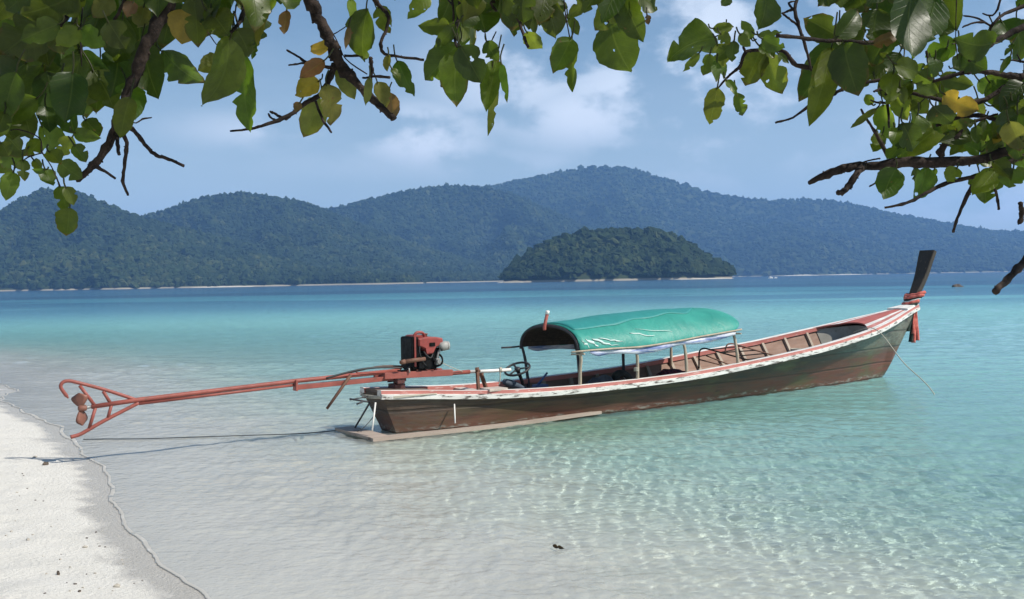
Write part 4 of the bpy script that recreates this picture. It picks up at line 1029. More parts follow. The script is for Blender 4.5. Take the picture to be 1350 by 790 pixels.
# mooring lines
mb = MB(); a = bl(1155, 436, -.80); a_w = BS + A_ * a.x + NB * a.y + Vector((0, 0, a.z)); e_w = Vector((6.90, 16.45, 0)); f_w = e_w + (e_w - a_w) * .42; f_w.z = -.9
in_w = a_w + Vector((-.25, .45, -.05))
mid = a_w.lerp(e_w, .5) + Vector((0, 0, -.035))
mb.tube(poly([in_w, a_w + Vector((0, 0, .02)), mid, e_w, f_w], 8), .008, 7)
tag(mb.build("mooring_rope", m_rope, smooth=True), "pale mooring rope slanting from the bow rail into the water", "rope")
mb = MB(); pp = [at_z(452, 567, .02), at_z(400, 571.5, .012), at_z(330, 574, .010), at_z(250, 576.5, .011), at_z(190, 578.5, .012)]
g_ = [at_z(142, 580, .0), at_z(110, 580.5, .0)]
for q in g_:
    q.z = max(float(ground_z(np.array([q.x]), np.array([q.y]))[0]), 0) + .012
mb.tube(poly([BS + NB * -.1 + A_ * -.1 + Vector((0, 0, .30)), BS + A_ * -.35 + NB * -.1 + Vector((0, 0, .08))] + pp + g_, 8), .007, 6)
tag(mb.build("stern_line", m_ropedk, smooth=True), "thin dark wet line floating from the stern to the beach", "rope")
SHADE_CROWN_N = 330
# ------------------------------------------------------------------ leafy branches of the tree the photographer stands under
def leaf_mat(name):
    m, nt, out = mat(name)
    at = N(nt, 'ShaderNodeAttribute', attribute_name='tint'); uv = N(nt, 'ShaderNodeUVMap', uv_map='uv')
    sp = N(nt, 'ShaderNodeSeparateXYZ'); nt.links.new(uv.outputs[0], sp.inputs[0])
    av = mth(nt, 'ABSOLUTE', mth(nt, 'SUBTRACT', sp.outputs[0], .5))
    ph = mth(nt, 'SUBTRACT', mth(nt, 'MULTIPLY', sp.outputs[1], 8.5), mth(nt, 'MULTIPLY', av, 4.2))
    vn = rng_node(nt, mth(nt, 'ABSOLUTE', mth(nt, 'SUBTRACT', mth(nt, 'FRACT', ph, 0), .5)), .055, .015)
    mid = rng_node(nt, av, .030, .010)
    vein = mth(nt, 'MAXIMUM', mth(nt, 'MULTIPLY', vn, .45), mid)
    blot = noise(nt, 38, 4, .65)
    c = mixcol(nt, rng_node(nt, blot, .35, .7), mixcol(nt, .35, at.outputs['Color'], (.010, .020, .004)), at.outputs['Color'])
    c = mixcol(nt, mth(nt, 'MULTIPLY', vein, .22), c, (.11, .14, .035))
    c = mixcol(nt, mth(nt, 'MULTIPLY', rng_node(nt, noise(nt, 55, 3, .6), .70, .74), .8), c, (.10, .055, .022))
    p = principled(nt, out, c, .40, .42, bump=mth(nt, 'ADD', mth(nt, 'MULTIPLY', vein, -1), blot), bstr=.35, bdist=.002)
    tc_ = mixcol(nt, 1.0, c, (2.7, 2.7, 1.4), 'MULTIPLY')
    tr = N(nt, 'ShaderNodeBsdfTranslucent'); nt.links.new(tc_, tr.inputs[0])
    mx = N(nt, 'ShaderNodeMixShader'); mx.inputs[0].default_value = .52
    nt.links.new(p.outputs[0], mx.inputs[1]); nt.links.new(tr.outputs[0], mx.inputs[2]); hole = rng_node(nt, noise(nt, 48, 2, .5), .735, .745); tp = N(nt, 'ShaderNodeBsdfTransparent')       # insect holes
    m2 = N(nt, 'ShaderNodeMixShader'); nt.links.new(hole, m2.inputs[0]); nt.links.new(mx.outputs[0], m2.inputs[1]); nt.links.new(tp.outputs[0], m2.inputs[2]); nt.links.new(m2.outputs[0], out.inputs['Surface'])
    return m
m_leaf = leaf_mat("tree_leaf")
m_bark, nt, out = mat("grey_bark")
b1 = noise(nt, 22, 7, .7, mscale=(1, 1, 1)); b2 = noise(nt, 70, 5, .7)
c = mixcol(nt, rng_node(nt, b1, .38, .62), (.014, .011, .010), (.050, .037, .031)); c = mixcol(nt, rng_node(nt, b2, .64, .78), c, (.15, .125, .11))
principled(nt, out, c, .9, .15, bump=mth(nt, 'ADD', b1, b2), bstr=.8, bdist=.006)

_t = [0, .04, .10, .18, .28, .38, .48, .58, .68, .77, .85, .91, .955, .985, 1.0]; _w = [.05, .38, .68, .88, .98, 1.0, .985, .93, .83, .69, .50, .31, .15, .055, .0]
LT = np.array([0, .02, .05, .10, .15, .20, .25, .30, .35, .40, .45, .50, .55, .60, .65, .70, .75, .80, .85, .89, .93, .965, .985, 1.0]); LW = np.interp(LT, _t, _w)
LV = np.array([-1, -.8, -.45, -.1, .1, .45, .8, 1.0])
TONES = {'g': ((.042, .068, .008), (.076, .108, .012)), 'd': ((.025, .043, .006), (.046, .071, .009)), 'b': ((.080, .125, .016), (.125, .17, .026)),  # dark and bright greens put part of the sun and shade into colour
         'o': ((.075, .085, .020), (.11, .11, .026)), 'y': ((.19, .14, .026), (.25, .18, .034)), 'r': ((.095, .050, .024), (.14, .075, .036))}
class Leaves:
    def __init__(s, seed): s.V = []; s.F = []; s.C = []; s.UV = []; s.n = 0; s.r = random.Random(seed); s.stems = MB()
    def leaf(s, a, b, w, tone='g', phi=None, stem=True):
        r = s.r; a = Vector(a); b = Vector(b); ax = b - a; L = ax.length
        if L < .005: return
        ax.normalize(); view = ((a + b) / 2 - EYE).normalized()
        side = ax.cross(view)
        if side.length < .05: side = ax.orthogonal()
        side.normalize(); phi = r.gauss(0, .42) if phi is None else phi; phi = max(-1.0, min(1.0, phi))
        w = w / max(.55, math.cos(phi)); side = Matrix.Rotation(phi, 3, ax) @ side; nrm = ax.cross(side).normalized()
        fold = r.uniform(.04, .50); curl = r.uniform(-.16, .26); tw = r.uniform(-.25, .25); c0, c1 = TONES[tone]; k = r.random()
        col = np.array(c0) * (1 - k) + np.array(c1) * k; col = col * np.array([r.uniform(.85, 1.2), r.uniform(.9, 1.1), 1])
        bites = [(r.choice((-1, 1)), r.uniform(.3, .97), r.uniform(.025, .07), r.uniform(.3, .8)) for _ in range(r.choice((0, 1, 1, 2, 3)))]
        skew = r.uniform(-.08, .08); burnt = r.random() < .35; ph = [r.uniform(0, 6) for _ in range(3)]
        base = s.n
        for t, wd in zip(LT, LW):
            q = 1.0
            for v in LV:
                e = wd * w / 2 * abs(v) * (1 + .035 * math.sin(t * 23 + ph[0] + v * 2) + .02 * math.sin(t * 47 + ph[1] * v))
                for sg, tb, rb, db in bites:
                    if sg * v > .3: e *= 1 - db * math.exp(-((t - tb) / rb) ** 2)
                x = math.copysign(e, v) + skew * w * math.sin(t * math.pi)
                zz = fold * e - curl * L * (t - .35) ** 2 * 2 + .05 * w * math.sin(t * 9 + ph[2] + v * 2.2) * abs(v) ** 1.5
                sd = side * math.cos(tw * t) + nrm * math.sin(tw * t)
                p = a + ax * (L * t) + sd * x + nrm * zz
                s.V.append(tuple(p)); s.UV.append((.5 + v * .5, t))
                cc = col
                if burnt and (t > .9 or abs(v) > .9 and t > .55): cc = col * .45 + np.array([.10, .05, .02]) * .55
                s.C.append(cc)
        n = len(LV)
        for i in range(len(LT) - 1):
            for q in range(n - 1):
                s.F.append((base + i * n + q, base + i * n + q + 1, base + (i + 1) * n + q + 1, base + (i + 1) * n + q))
        s.n += n * len(LT)
        if stem:
            l = r.uniform(.25, .45) * L; k2 = a - ax * l * .6 + Vector((r.uniform(-.3, .3) * l, 0, l * .55)); s.stems.tube(poly([a + ax * .004, a - ax * l * .35 + Vector((0, 0, l * .12)), k2], 3), .0016, 5, cap=False)
    def build(s, name, parent):
        if not s.V: return None
        if s.stems.v:
            b = s.n; nv = len(s.stems.v); s.V += s.stems.v; s.F += [tuple(i + b for i in f) for f in s.stems.f]; s.C += [np.array([.055, .060, .022])] * nv; s.UV += [(.72, .31)] * nv
        o = mesh(name, np.array(s.V), np.array(s.F), m_leaf, parent, True, col=np.array(s.C), uv=np.array(s.UV))
        return o
def px_leaves(LS, LSY, lst, D, spread, rr):
    for q in lst:
        bx, by, tx_, ty, w = q[:5]; tone = q[5] if len(q) > 5 else 'g'
        d = D + rr.uniform(-spread, spread); Lw = math.hypot(tx_ - bx, ty - by) * d / FPX
        a = at_y(bx, by, d); b = at_y(tx_, ty, d + rr.uniform(-.45, .55) * Lw)
        ph = None
        if w < 13: ph = rr.choice((-1, 1)) * .5
        (LSY if tone in 'yr' else LS).leaf(a, b, max(w, 6) * d / FPX, tone, ph)
def limb(name, pts, D, parent, dd=0.0, n=9, jit=.12, knob=.35, seed=0):
    rr = random.Random(seed + int(pts[0][0]) * 7 + int(pts[0][1])); P = []; R = []
    for i, (x, y, w) in enumerate(pts):
        P.append(at_y(x, y, D + dd * i / max(1, len(pts) - 1) + rr.uniform(-.012, .012))); R.append(w * (.76 if w > 6 else .9) * D / FPX / 2)
    k = 5 if pts[0][2] > 3 else 4; Q = poly(P, k); RR = list(np.interp(np.linspace(0, len(P) - 1, len(Q)), range(len(P)), R))
    Q = [q + Vector((rr.uniform(-1, 1), rr.uniform(-1, 1), rr.uniform(-1, 1))) * r_ * .22 for q, r_ in zip(Q, RR)]
    mb = MB(); mb.tube(Q, RR, n, jit=jit, knob=knob, rnd=rr)
    if pts[0][2] >= 5:                              # leaf scars and spur buds along the wood
        for _ in range(int(len(Q) * .7)):
            i = rr.randrange(1, len(Q) - 1); r_ = RR[i]; dv = Vector((rr.uniform(-1, 1), rr.uniform(-1, 1), rr.uniform(-1, 1))).normalized()
            mb.tube([Q[i] + dv * r_ * .6, Q[i] + dv * r_ * 1.45], [r_ * .38, r_ * .2], 5)
    return mb.build(name, m_bark, parent, smooth=True)
def bough(label, D, limbs, twigs, lst, fill, seed, far_pts, spread=.16):
    rr = random.Random(seed)
    root = empty("overhanging_branch", at_y(limbs[0][0][0], limbs[0][0][1], D)); tag(root, label, "branch", "leafy branches overhanging the beach")
    kids = []
    for k, L in enumerate(limbs): kids.append(limb("limb", L, D, root, dd=-.05 * k, seed=seed + k))
    for k, L in enumerate(twigs): kids.append(limb("twig", L, D, root, dd=rr.uniform(-.06, .06), n=6, seed=seed + 50 + k))
    for P, R in far_pts:
        mb = MB(); Q = poly(P, 6); mb.tube(Q, list(np.interp(np.linspace(0, 1, len(Q)), np.linspace(0, 1, len(R)), R)), 9, jit=.1, knob=.2, rnd=rr); kids.append(mb.build("limb", m_bark, root, smooth=True))
    LS = Leaves(seed); LY = Leaves(seed + 1)
    px_leaves(LS, LY, lst, D, spread, rr)
    for (x0, y0, x1, y1, cnt, sz, tones, dd) in fill:
        for _ in range(cnt):
            x, y = rr.uniform(x0, x1), rr.uniform(y0, y1); a = math.pi / 2 + rr.gauss(0, .75); L = sz * rr.uniform(.65, 1.25); d = D + dd + rr.uniform(-spread, spread) * 1.5
            (LS).leaf(at_y(x, y, d), at_y(x + L * math.cos(a), y + L * math.sin(a), d + rr.uniform(-.04, .04)), L * rr.uniform(.52, .72) * d / FPX, rr.choice(tones))
    kids.append(LS.build("leaves", root)); y_ = LY.build("withered_leaves", root)
    if y_: kids.append(y_); y_['label'] = "yellow and brown withered leaves"
    for o in kids: o.matrix_parent_inverse = Matrix.Translation(root.location).inverted()
    return root

LEFT_L = [[(262, -95, 30), (240, -45, 28), (225, -12, 26), (215, 20, 24), (195, 55, 20), (178, 100, 17), (160, 140, 16), (150, 175, 15), (132, 208, 13), (117, 224, 11), (101, 238, 8)],
          [(96, -60, 16), (90, -10, 12), (88, 16, 10), (74, 38, 5), (45, 60, 3)],
          [(266, -60, 12), (262, -10, 9), (262, 30, 7), (263, 58, 4)], [(330, -60, 11), (325, -5, 8), (318, 25, 6), (305, 42, 4)]]
LEFT_T = [[(152, 158, 9), (174, 170, 8), (188, 187, 7), (203, 203, 6), (222, 210, 5), (243, 219, 4)], [(154, 176, 7), (155, 190, 6), (157, 204, 5)], [(151, 168, 8), (166, 184, 7), (165, 210, 6), (162, 238, 5), (169, 257, 4)],
          [(125, 219, 6), (138, 226, 5), (152, 235, 4)], [(156, 148, 3), (176, 162, 2), (188, 157, 2.5), (200, 155, 2)], [(168, -20, 6), (162, 5, 5), (152, 25, 5), (145, 38, 4)],
          [(268, 34, 2), (279, 50, 1.6), (291, 67, 1.5)], [(312, 5, 2), (310, 20, 2), (314, 35, 1.6)], [(14, 172, 1.6), (26, 171, 1.6), (52, 182, 2), (55, 200, 2), (68, 220, 1.6), (80, 247, 1.5)], [(55, 202, 2), (36, 208, 1.6), (20, 222, 1.4)], [(109, 10, 2), (106, 40, 2), (107, 70, 1.8), (108, 88, 1.5)]]
LEFT = [(107, 86, 117, 156, 40, 'b'), (105, 66, 62, 110, 46, 'd'), (105, 38, 74, 60, 26, 'b'), (106, 38, 140, 62, 28, 'b'), (108, 66, 156, 105, 15, 'b'), (58, 28, 0, 74, 60, 'd'), (35, 82, -12, 122, 52, 'd'), (22, 95, 6, 160, 36, 'g'),
        (56, 86, 35, 140, 42, 'd'), (62, 95, 72, 166, 46, 'd'), (96, 95, 85, 162, 46, 'd'), (122, 92, 150, 142, 46, 'd'), (104, -8, 30, 24, 52, 'd'), (40, -15, 8, 16, 40, 'd'), (72, -5, 58, 38, 46, 'd'), (20, 28, 4, 56, 36, 'g'), (70, 36, 86, 72, 34, 'd'),
        (146, -6, 122, 22, 28, 'o'), (142, 28, 166, 66, 36, 'd'), (245, 12, 238, 58, 42, 'y'), (190, 8, 182, 38, 27, 'o'), (190, 60, 212, 133, 45, 'd'), (213, 68, 266, 117, 40, 'g'), (162, 24, 150, 88, 42, 'd'), (156, 70, 150, 124, 45, 'd'), (166, 108, 178, 158, 36, 'd'),
        (226, -2, 214, 62, 42, 'd'), (292, 80, 261, 92, 26, 'o'), (270, -2, 259, 52, 46, 'd'), (280, 18, 302, 48, 42, 'd'), (292, -10, 270, 34, 42, 'd'), (322, -2, 346, 12, 30, 'd'), (304, 50, 277, 147, 45, 'g'), (319, 70, 328, 176, 37, 'g'), (311, 38, 330, 76, 38, 'd'), (322, 45, 312, 66, 20, 'b'),
        (344, 10, 340, 62, 14, 'o'), (340, 52, 333, 79, 9, 'd'), (378, 14, 376, 47, 15, 'r'), (352, -4, 357, 13, 26, 'g'), (386, -10, 378, 13, 30, 'g'), (300, 20, 278, 44, 42, 'd'), (326, -8, 336, 20, 32, 'd'),
        (18, 226, 7, 264, 23, 'g'), (30, 210, 33, 239, 17, 'g'), (30, 204, -2, 222, 22, 'g'), (8, 178, 32, 206, 29, 'g'), (30, 146, 40, 184, 26, 'd'), (54, 184, 35, 207, 21, 'g'), (44, 211, 57, 226, 13, 'g'), (60, 224, 41, 225, 8, 'g'), (59, 222, 71, 243, 20, 'g'), (55, 166, 76, 207, 31, 'b'), (96, 180, 79, 204, 23, 'b'),
        (97, 175, 131, 182, 19, 'g'), (97, 191, 114, 214, 19, 'g'), (78, 214, 109, 236, 27, 'g'), (64, 200, 80, 218, 23, 'g'), (78, 246, 88, 281, 21, 'g'), (86, 246, 97, 271, 17, 'g'), (92, 274, 90, 311, 29, 'g'), (0, 158, 16, 186, 31, 'd'), (0, 188, 12, 207, 26, 'd'), (6, 148, -6, 176, 24, 'd'), (172, 128, 160, 183, 28, 'g'), (112, 158, 132, 180, 22, 'd'),
        (116, 10, 104, 32, 12, 'b'), (176, 2, 168, 24, 18, 'r'), (90, 140, 100, 178, 30, 'd'), (60, 140, 66, 176, 26, 'd')]
far = lambda a, D: at_y(a[0], a[1], D)
bough("dense dark leafy branch hanging at the top left over the leftmost hill", 1.9, LEFT_L, LEFT_T, LEFT,
      [(-60, -110, 250, 40, 44, 66, 'ddg', .10), (-60, 20, 140, 110, 10, 60, 'dg', .16), (-40, 70, 110, 150, 8, 52, 'dg', .12), (230, -60, 345, 18, 14, 56, 'dg', .05), (-80, 120, 60, 190, 9, 40, 'dg', .1), (300, -90, 400, -25, 10, 60, 'dg', .1)], 101,
      [([far((262, -95), 1.9), Vector((-.50, 1.6, 2.95)), Vector((-.45, .7, 3.25)), Vector((-.6, -1.2, 3.5))], [.018, .024, .035, .045])])

CEN_L = [[(392, -75, 28), (398, -40, 26), (405, -15, 24), (413, 8, 22), (425, 35, 19), (438, 60, 19), (452, 90, 20), (470, 110, 13), (490, 130, 12), (505, 143, 11), (519, 157, 9)],
         [(441, 86, 13), (432, 110, 9), (420, 127, 8), (400, 138, 8), (385, 150, 7), (355, 163, 5), (330, 170, 4), (303, 173, 2.5)], [(606, -70, 9), (608, -12, 7), (605, 20, 6), (600, 45, 5), (602, 62, 3)], [(670, -70, 8), (678, -8, 6), (685, 30, 5), (696, 62, 4)]]
CEN_T = [[(384, 152, 4), (377, 158, 3)], [(374, 157, 5), (364, 151, 4), (356, 147, 3)], [(366, 160, 3), (357, 155, 3), (354, 150, 2.5)], [(415, 130, 4), (424, 155, 4), (437, 175, 3)], [(440, 90, 5), (420, 86, 4.5), (405, 83, 4), (395, 76, 3.5), (378, 66, 2.6)], [(410, 82, 4), (395, 84, 3), (381, 86, 2.6)],
         [(490, -40, 8), (492, -5, 8), (503, 10, 7), (512, 22, 6), (509, 40, 5), (502, 58, 5), (507, 71, 5), (528, 75, 4), (559, 79, 4)], [(488, 76, 6), (490, 92, 6), (487, 112, 5)], [(478, 103, 3), (496, 101, 4), (514, 102, 4)], [(429, 28, 1.8), (445, 55, 1.8), (456, 78, 1.8), (484, 98, 1.8)], [(440, 45, 1.6), (452, 38, 1.6), (464, 28, 1.6)], [(454, 74, 4), (480, 73, 4)],
         [(590, -30, 4), (597, 5, 3), (598, 28, 3)], [(640, -10, 5), (648, 6, 4), (656, 17, 4)], [(640, 2, 5), (670, 4, 4)], [(741, -30, 2.4), (745, 15, 2), (751, 50, 1.8)], [(775, -20, 3), (788, 6, 3), (803, 30, 2)], [(639, 40, 1.8), (642, 58, 1.6)], [(654, 42, 2), (647, 57, 1.8)], [(597, 8, 3), (589, -4, 3)], [(583, 104, 5), (583, 114, 5)], [(852, 10, 1.6), (853, 26, 1.6)]]
CEN = [(434, 66, 410, 63, 21, 'y'), (428, 80, 395, 103, 21, 'r'), (421, 107, 388, 126, 29, 'y'), (396, 135, 388, 147, 11, 'r'), (421, 128, 400, 181, 35, 'o'), (430, 111, 437, 166, 30, 'o'), (446, 88, 467, 131, 25, 'o'), (483, 12, 473, 85, 37, 'g'), (470, 28, 472, 58, 16, 'r'), (462, -2, 467, 33, 13, 'b'), (496, 10, 513, 43, 25, 'g'), (460, 35, 454, 65, 9, 'r'),
       (523, 80, 543, 128, 23, 'g'), (512, 73, 511, 95, 11, 'o'), (516, 90, 529, 105, 9, 'g'), (487, 102, 481, 139, 11, 'o'), (497, 108, 511, 142, 21, 'o'), (514, 122, 518, 159, 20, 'r'), (566, -6, 539, 23, 23, 'b'), (592, 33, 551, 34, 23, 'g'), (601, 34, 571, 63, 19, 'd'), (603, 58, 557, 107, 40, 'g'), (604, 64, 600, 137, 40, 'g'), (606, 60, 635, 110, 40, 'd'),
       (609, 28, 626, 63, 32, 'o'), (626, -8, 640, 43, 58, 'd'), (621, 12, 611, 36, 32, 'd'), (641, 54, 656, 83, 21, 'g'), (655, 78, 640, 145, 27, 'g'), (650, 98, 652, 176, 15, 'g'), (661, 84, 669, 136, 11, 'b'), (688, 10, 675, 46, 23, 'g'), (691, -8, 690, 30, 32, 'd'), (694, 42, 713, 67, 21, 'b'), (700, 2, 706, 46, 15, 'd'),
       (715, -4, 736, 49, 40, 'd'), (731, -8, 721, 26, 42, 'd'), (779, -4, 749, 22, 19, 'g'), (750, 23, 764, 47, 13, 'g'), (753, 50, 729, 96, 33, 'g'), (754, 51, 757, 122, 21, 'g'), (804, 29, 832, 96, 60, 'g'), (804, 3, 783, 40, 32, 'b'), (820, -3, 844, 56, 36, 'd'), (841, -8, 866, 14, 32, 'd'), (838, 6, 847, 27, 11, 'b'), (853, 20, 856, 33, 9, 'r'), (700, -14, 702, 15, 42, 'd'), (662, -16, 640, 16, 52, 'd'), (835, 5, 815, 28, 20, 'r')]
bough("sparse branch with yellowing leaves hanging at the top centre", 2.1, CEN_L, CEN_T, CEN,
      [(585, -70, 735, -12, 22, 62, 'dg', .06), (770, -60, 860, -16, 12, 52, 'dg', .05), (440, -60, 520, -30, 5, 48, 'dg', 0), (640, -20, 720, 4, 7, 50, 'd', .08)], 202,
      [([far((392, -75), 2.1), Vector((-.25, 1.7, 3.0)), Vector((-.15, .7, 3.3)), Vector((-.35, -1.2, 3.6))], [.016, .024, .035, .045]), ([far((606, -70), 2.1), Vector((.0, 1.85, 2.95)), Vector((-.12, 1.3, 3.2))], [.007, .013, .03]), ([far((670, -70), 2.1), Vector((.1, 1.8, 3.0)), Vector((-.1, 1.2, 3.25))], [.006, .012, .025])])

RGT_L = [[(1500, 120, 26), (1440, 150, 24), (1400, 170, 22), (1350, 191, 17), (1300, 208, 15), (1250, 214, 18), (1200, 215, 16), (1150, 218, 15), (1112, 222, 14), (1087, 232, 12), (1066, 241, 6)],
         [(1480, 90, 20), (1400, 98, 15), (1350, 101, 12), (1320, 98, 9), (1290, 94, 8), (1268, 97, 6), (1228, 108, 4)], [(1480, 10, 18), (1400, 22, 14), (1350, 36, 12), (1320, 50, 9), (1298, 66, 7), (1278, 80, 4)],
         [(1250, -60, 12), (1230, 8, 10), (1210, 25, 9), (1186, 41, 9), (1153, 56, 8), (1110, 53, 5), (1085, 54, 5), (1060, 50, 5), (1024, 47, 5)],
         [(1480, 215, 16), (1420, 270, 15), (1385, 307, 14), (1351, 345, 12), (1332, 364, 11), (1312, 384, 10)]]
RGT_T = [[(1140, 217, 12), (1129, 230, 11), (1117, 249, 10), (1106, 255, 8)], [(1160, 209, 2.5), (1148, 211, 2.5), (1138, 214, 2)], [(1350, 206, 9), (1310, 223, 9), (1290, 232, 7), (1250, 241, 6), (1220, 255, 5), (1195, 268, 4), (1166, 274, 3)], [(1288, 232, 7), (1277, 255, 6), (1262, 288, 4), (1257, 306, 4)], [(1312, 250, 4), (1315, 262, 4), (1317, 276, 4)],
         [(1238, 205, 14), (1246, 190, 11), (1262, 180, 8), (1275, 165, 5), (1298, 156, 4), (1316, 150, 3)], [(1360, 178, 10), (1322, 162, 7), (1295, 153, 6), (1265, 155, 6), (1234, 166, 4)], [(1380, 98, 12), (1330, 113, 9), (1290, 135, 8), (1240, 132, 6), (1200, 122, 5), (1174, 117, 4)],
         [(1360, 4, 6), (1325, 18, 5), (1311, 30, 4), (1304, 42, 3)], [(1325, -20, 4), (1312, 18, 3), (1295, 18, 2.4)], [(1306, 34, 3), (1288, 24, 3), (1270, 21, 2)], [(1300, 30, 3), (1284, 30, 3), (1269, 36, 2)], [(1360, 84, 4), (1340, 80, 3), (1319, 79, 2)], [(1346, 82, 3), (1341, 72, 2)], [(1229, 108, 8), (1227, 92, 7), (1221, 68, 4)],
         [(1058, -20, 5), (1048, 12, 5), (1055, 40, 5), (1063, 65, 4), (1070, 94, 3)], [(1046, 12, 4), (1036, 16, 3), (1030, 18, 2)], [(1054, 36, 4), (1042, 26, 3), (1032, 18, 3)], [(1047, 14, 4), (1040, 4, 3), (1050, 2, 2)], [(1092, 92, 6), (1050, 86, 6), (1035, 69, 6), (1015, 66, 5), (985, 68, 5), (975, 88, 5), (963, 98, 4), (945, 118, 2)], [(1180, 104, 5), (1145, 108, 5), (1110, 118, 5), (1095, 127, 5), (1070, 138, 4), (1045, 155, 3), (1022, 162, 3)], [(1098, 126, 3), (1095, 135, 2)],
         [(1135, 144, 3), (1142, 156, 4), (1150, 168, 4), (1162, 190, 6), (1170, 206, 7)], [(1168, 120, 5), (1171, 145, 4), (1172, 168, 3)], [(1168, 136, 4), (1155, 135, 3), (1148, 132, 2.5)], [(1172, 118, 4), (1160, 118, 4), (1152, 121, 3)], [(1345, 268, 8), (1347, 282, 8), (1344, 296, 6)], [(1262, -30, 1.6), (1260, 40, 1.6), (1260, 58, 1.6), (1263, 78, 1.4)], [(1255, 58, 1.6), (1263, 57, 1.4)], [(955, 107, 2), (962, 106, 2)], [(1170, 238, 4), (1158, 240, 3), (1146, 246, 2)], [(985, 52, 4), (980, 62, 4), (984, 70, 4)]]
RIGHT = [(945, 48, 877, 69, 52, 'g'), (922, 70, 899, 94, 11, 'g'), (940, 38, 969, 36, 15, 'b'), (949, 44, 963, 59, 16, 'b'), (968, 54, 965, 82, 17, 'g'), (936, 71, 926, 100, 19, 'g'), (945, 80, 943, 109, 13, 'g'), (953, 80, 955, 104, 9, 'g'), (1010, -8, 1003, 39, 38, 'd'), (991, 52, 977, 27, 15, 'b'), (999, 46, 1031, 41, 10, 'b'), (1004, 51, 1035, 63, 22, 'g'), (1003, 66, 982, 113, 34, 'g'), (1010, 71, 1031, 124, 35, 'b'),
       (946, 115, 935, 165, 27, 'g'), (957, 105, 973, 126, 10, 'g'), (971, 123, 980, 155, 18, 'g'), (961, -6, 950, 8, 16, 'd'), (945, 58, 956, 88, 22, 'b'), (962, 62, 940, 80, 18, 'g'), (975, 45, 990, 62, 14, 'b'), (1025, 70, 1040, 84, 8, 'd'), (1000, 60, 1020, 78, 18, 'g'),
       (1099, 54, 1053, 133, 42, 'd'), (1096, 64, 1066, 168, 36, 'g'), (1112, 56, 1132, 127, 50, 'd'), (1109, 50, 1058, 22, 38, 'd'), (1104, 50, 1136, 11, 32, 'd'), (1104, 50, 1149, 72, 42, 'd'), (1130, -10, 1140, 15, 42, 'd'), (1086, -8, 1093, 9, 26, 'd'), (1156, 12, 1149, 58, 42, 'd'), (1150, 58, 1186, 44, 17, 'r'),
       (1200, -10, 1196, 82, 48, 'd'), (1238, -12, 1261, 41, 50, 'd'), (1259, 53, 1219, 77, 32, 'g'), (1312, 58, 1263, 56, 38, 'd'), (1239, 100, 1283, 112, 23, 'o'), (1244, 124, 1291, 147, 32, 'y'), (1180, 84, 1216, 96, 26, 'g'), (1268, 72, 1302, 92, 34, 'd'), (1320, 28, 1335, 54, 32, 'd'), (1308, 30, 1322, 56, 24, 'd'), (1332, 74, 1319, 100, 9, 'd'), (1335, 58, 1325, 76, 8, 'd'), (1304, 108, 1347, 152, 38, 'd'), (1308, 140, 1346, 130, 32, 'g'), (1352, 108, 1318, 142, 30, 'd'),
       (1158, 108, 1202, 132, 32, 'g'), (1174, 100, 1190, 130, 24, 'b'), (1206, 86, 1228, 112, 26, 'g'), (1186, 70, 1168, 98, 26, 'd'), (1200, 120, 1222, 150, 28, 'b'), (1218, 112, 1246, 128, 24, 'g'), (1180, 130, 1196, 158, 24, 'b'), (1230, 140, 1256, 160, 28, 'd'), (1210, 150, 1200, 180, 28, 'g'), (1256, 90, 1280, 76, 26, 'd'), (1290, 106, 1310, 124, 22, 'b'),
       (1156, 143, 1120, 169, 9, 'g'), (1150, 138, 1140, 124, 13, 'b'), (1164, 138, 1176, 187, 26, 'b'), (1163, 177, 1149, 201, 21, 'g'), (1181, 222, 1163, 265, 35, 'g'), (1205, 222, 1209, 240, 12, 'd'), (1222, 220, 1206, 266, 27, 'g'), (1232, 222, 1233, 241, 9, 'g'), (1262, 221, 1249, 241, 22, 'b'), (1291, 228, 1301, 267, 40, 'g'), (1312, 224, 1282, 258, 30, 'g'), (1336, 222, 1330, 248, 32, 'g'), (1352, 214, 1348, 239, 22, 'g'),
       (1240, 168, 1194, 207, 38, 'g'), (1190, 163, 1206, 202, 32, 'd'), (1258, 168, 1228, 148, 30, 'd'), (1306, 184, 1322, 222, 42, 'd'), (1292, 200, 1268, 190, 22, 'g'), (1342, 150, 1308, 182, 32, 'g'), (1299, 158, 1285, 186, 9, 'g'), (1340, 190, 1352, 222, 32, 'd'), (1330, 160, 1345, 200, 30, 'o'), (1322, 172, 1310, 190, 14, 'y'), (1185, 195, 1172, 214, 20, 'g'), (1180, 170, 1190, 196, 22, 'd')]
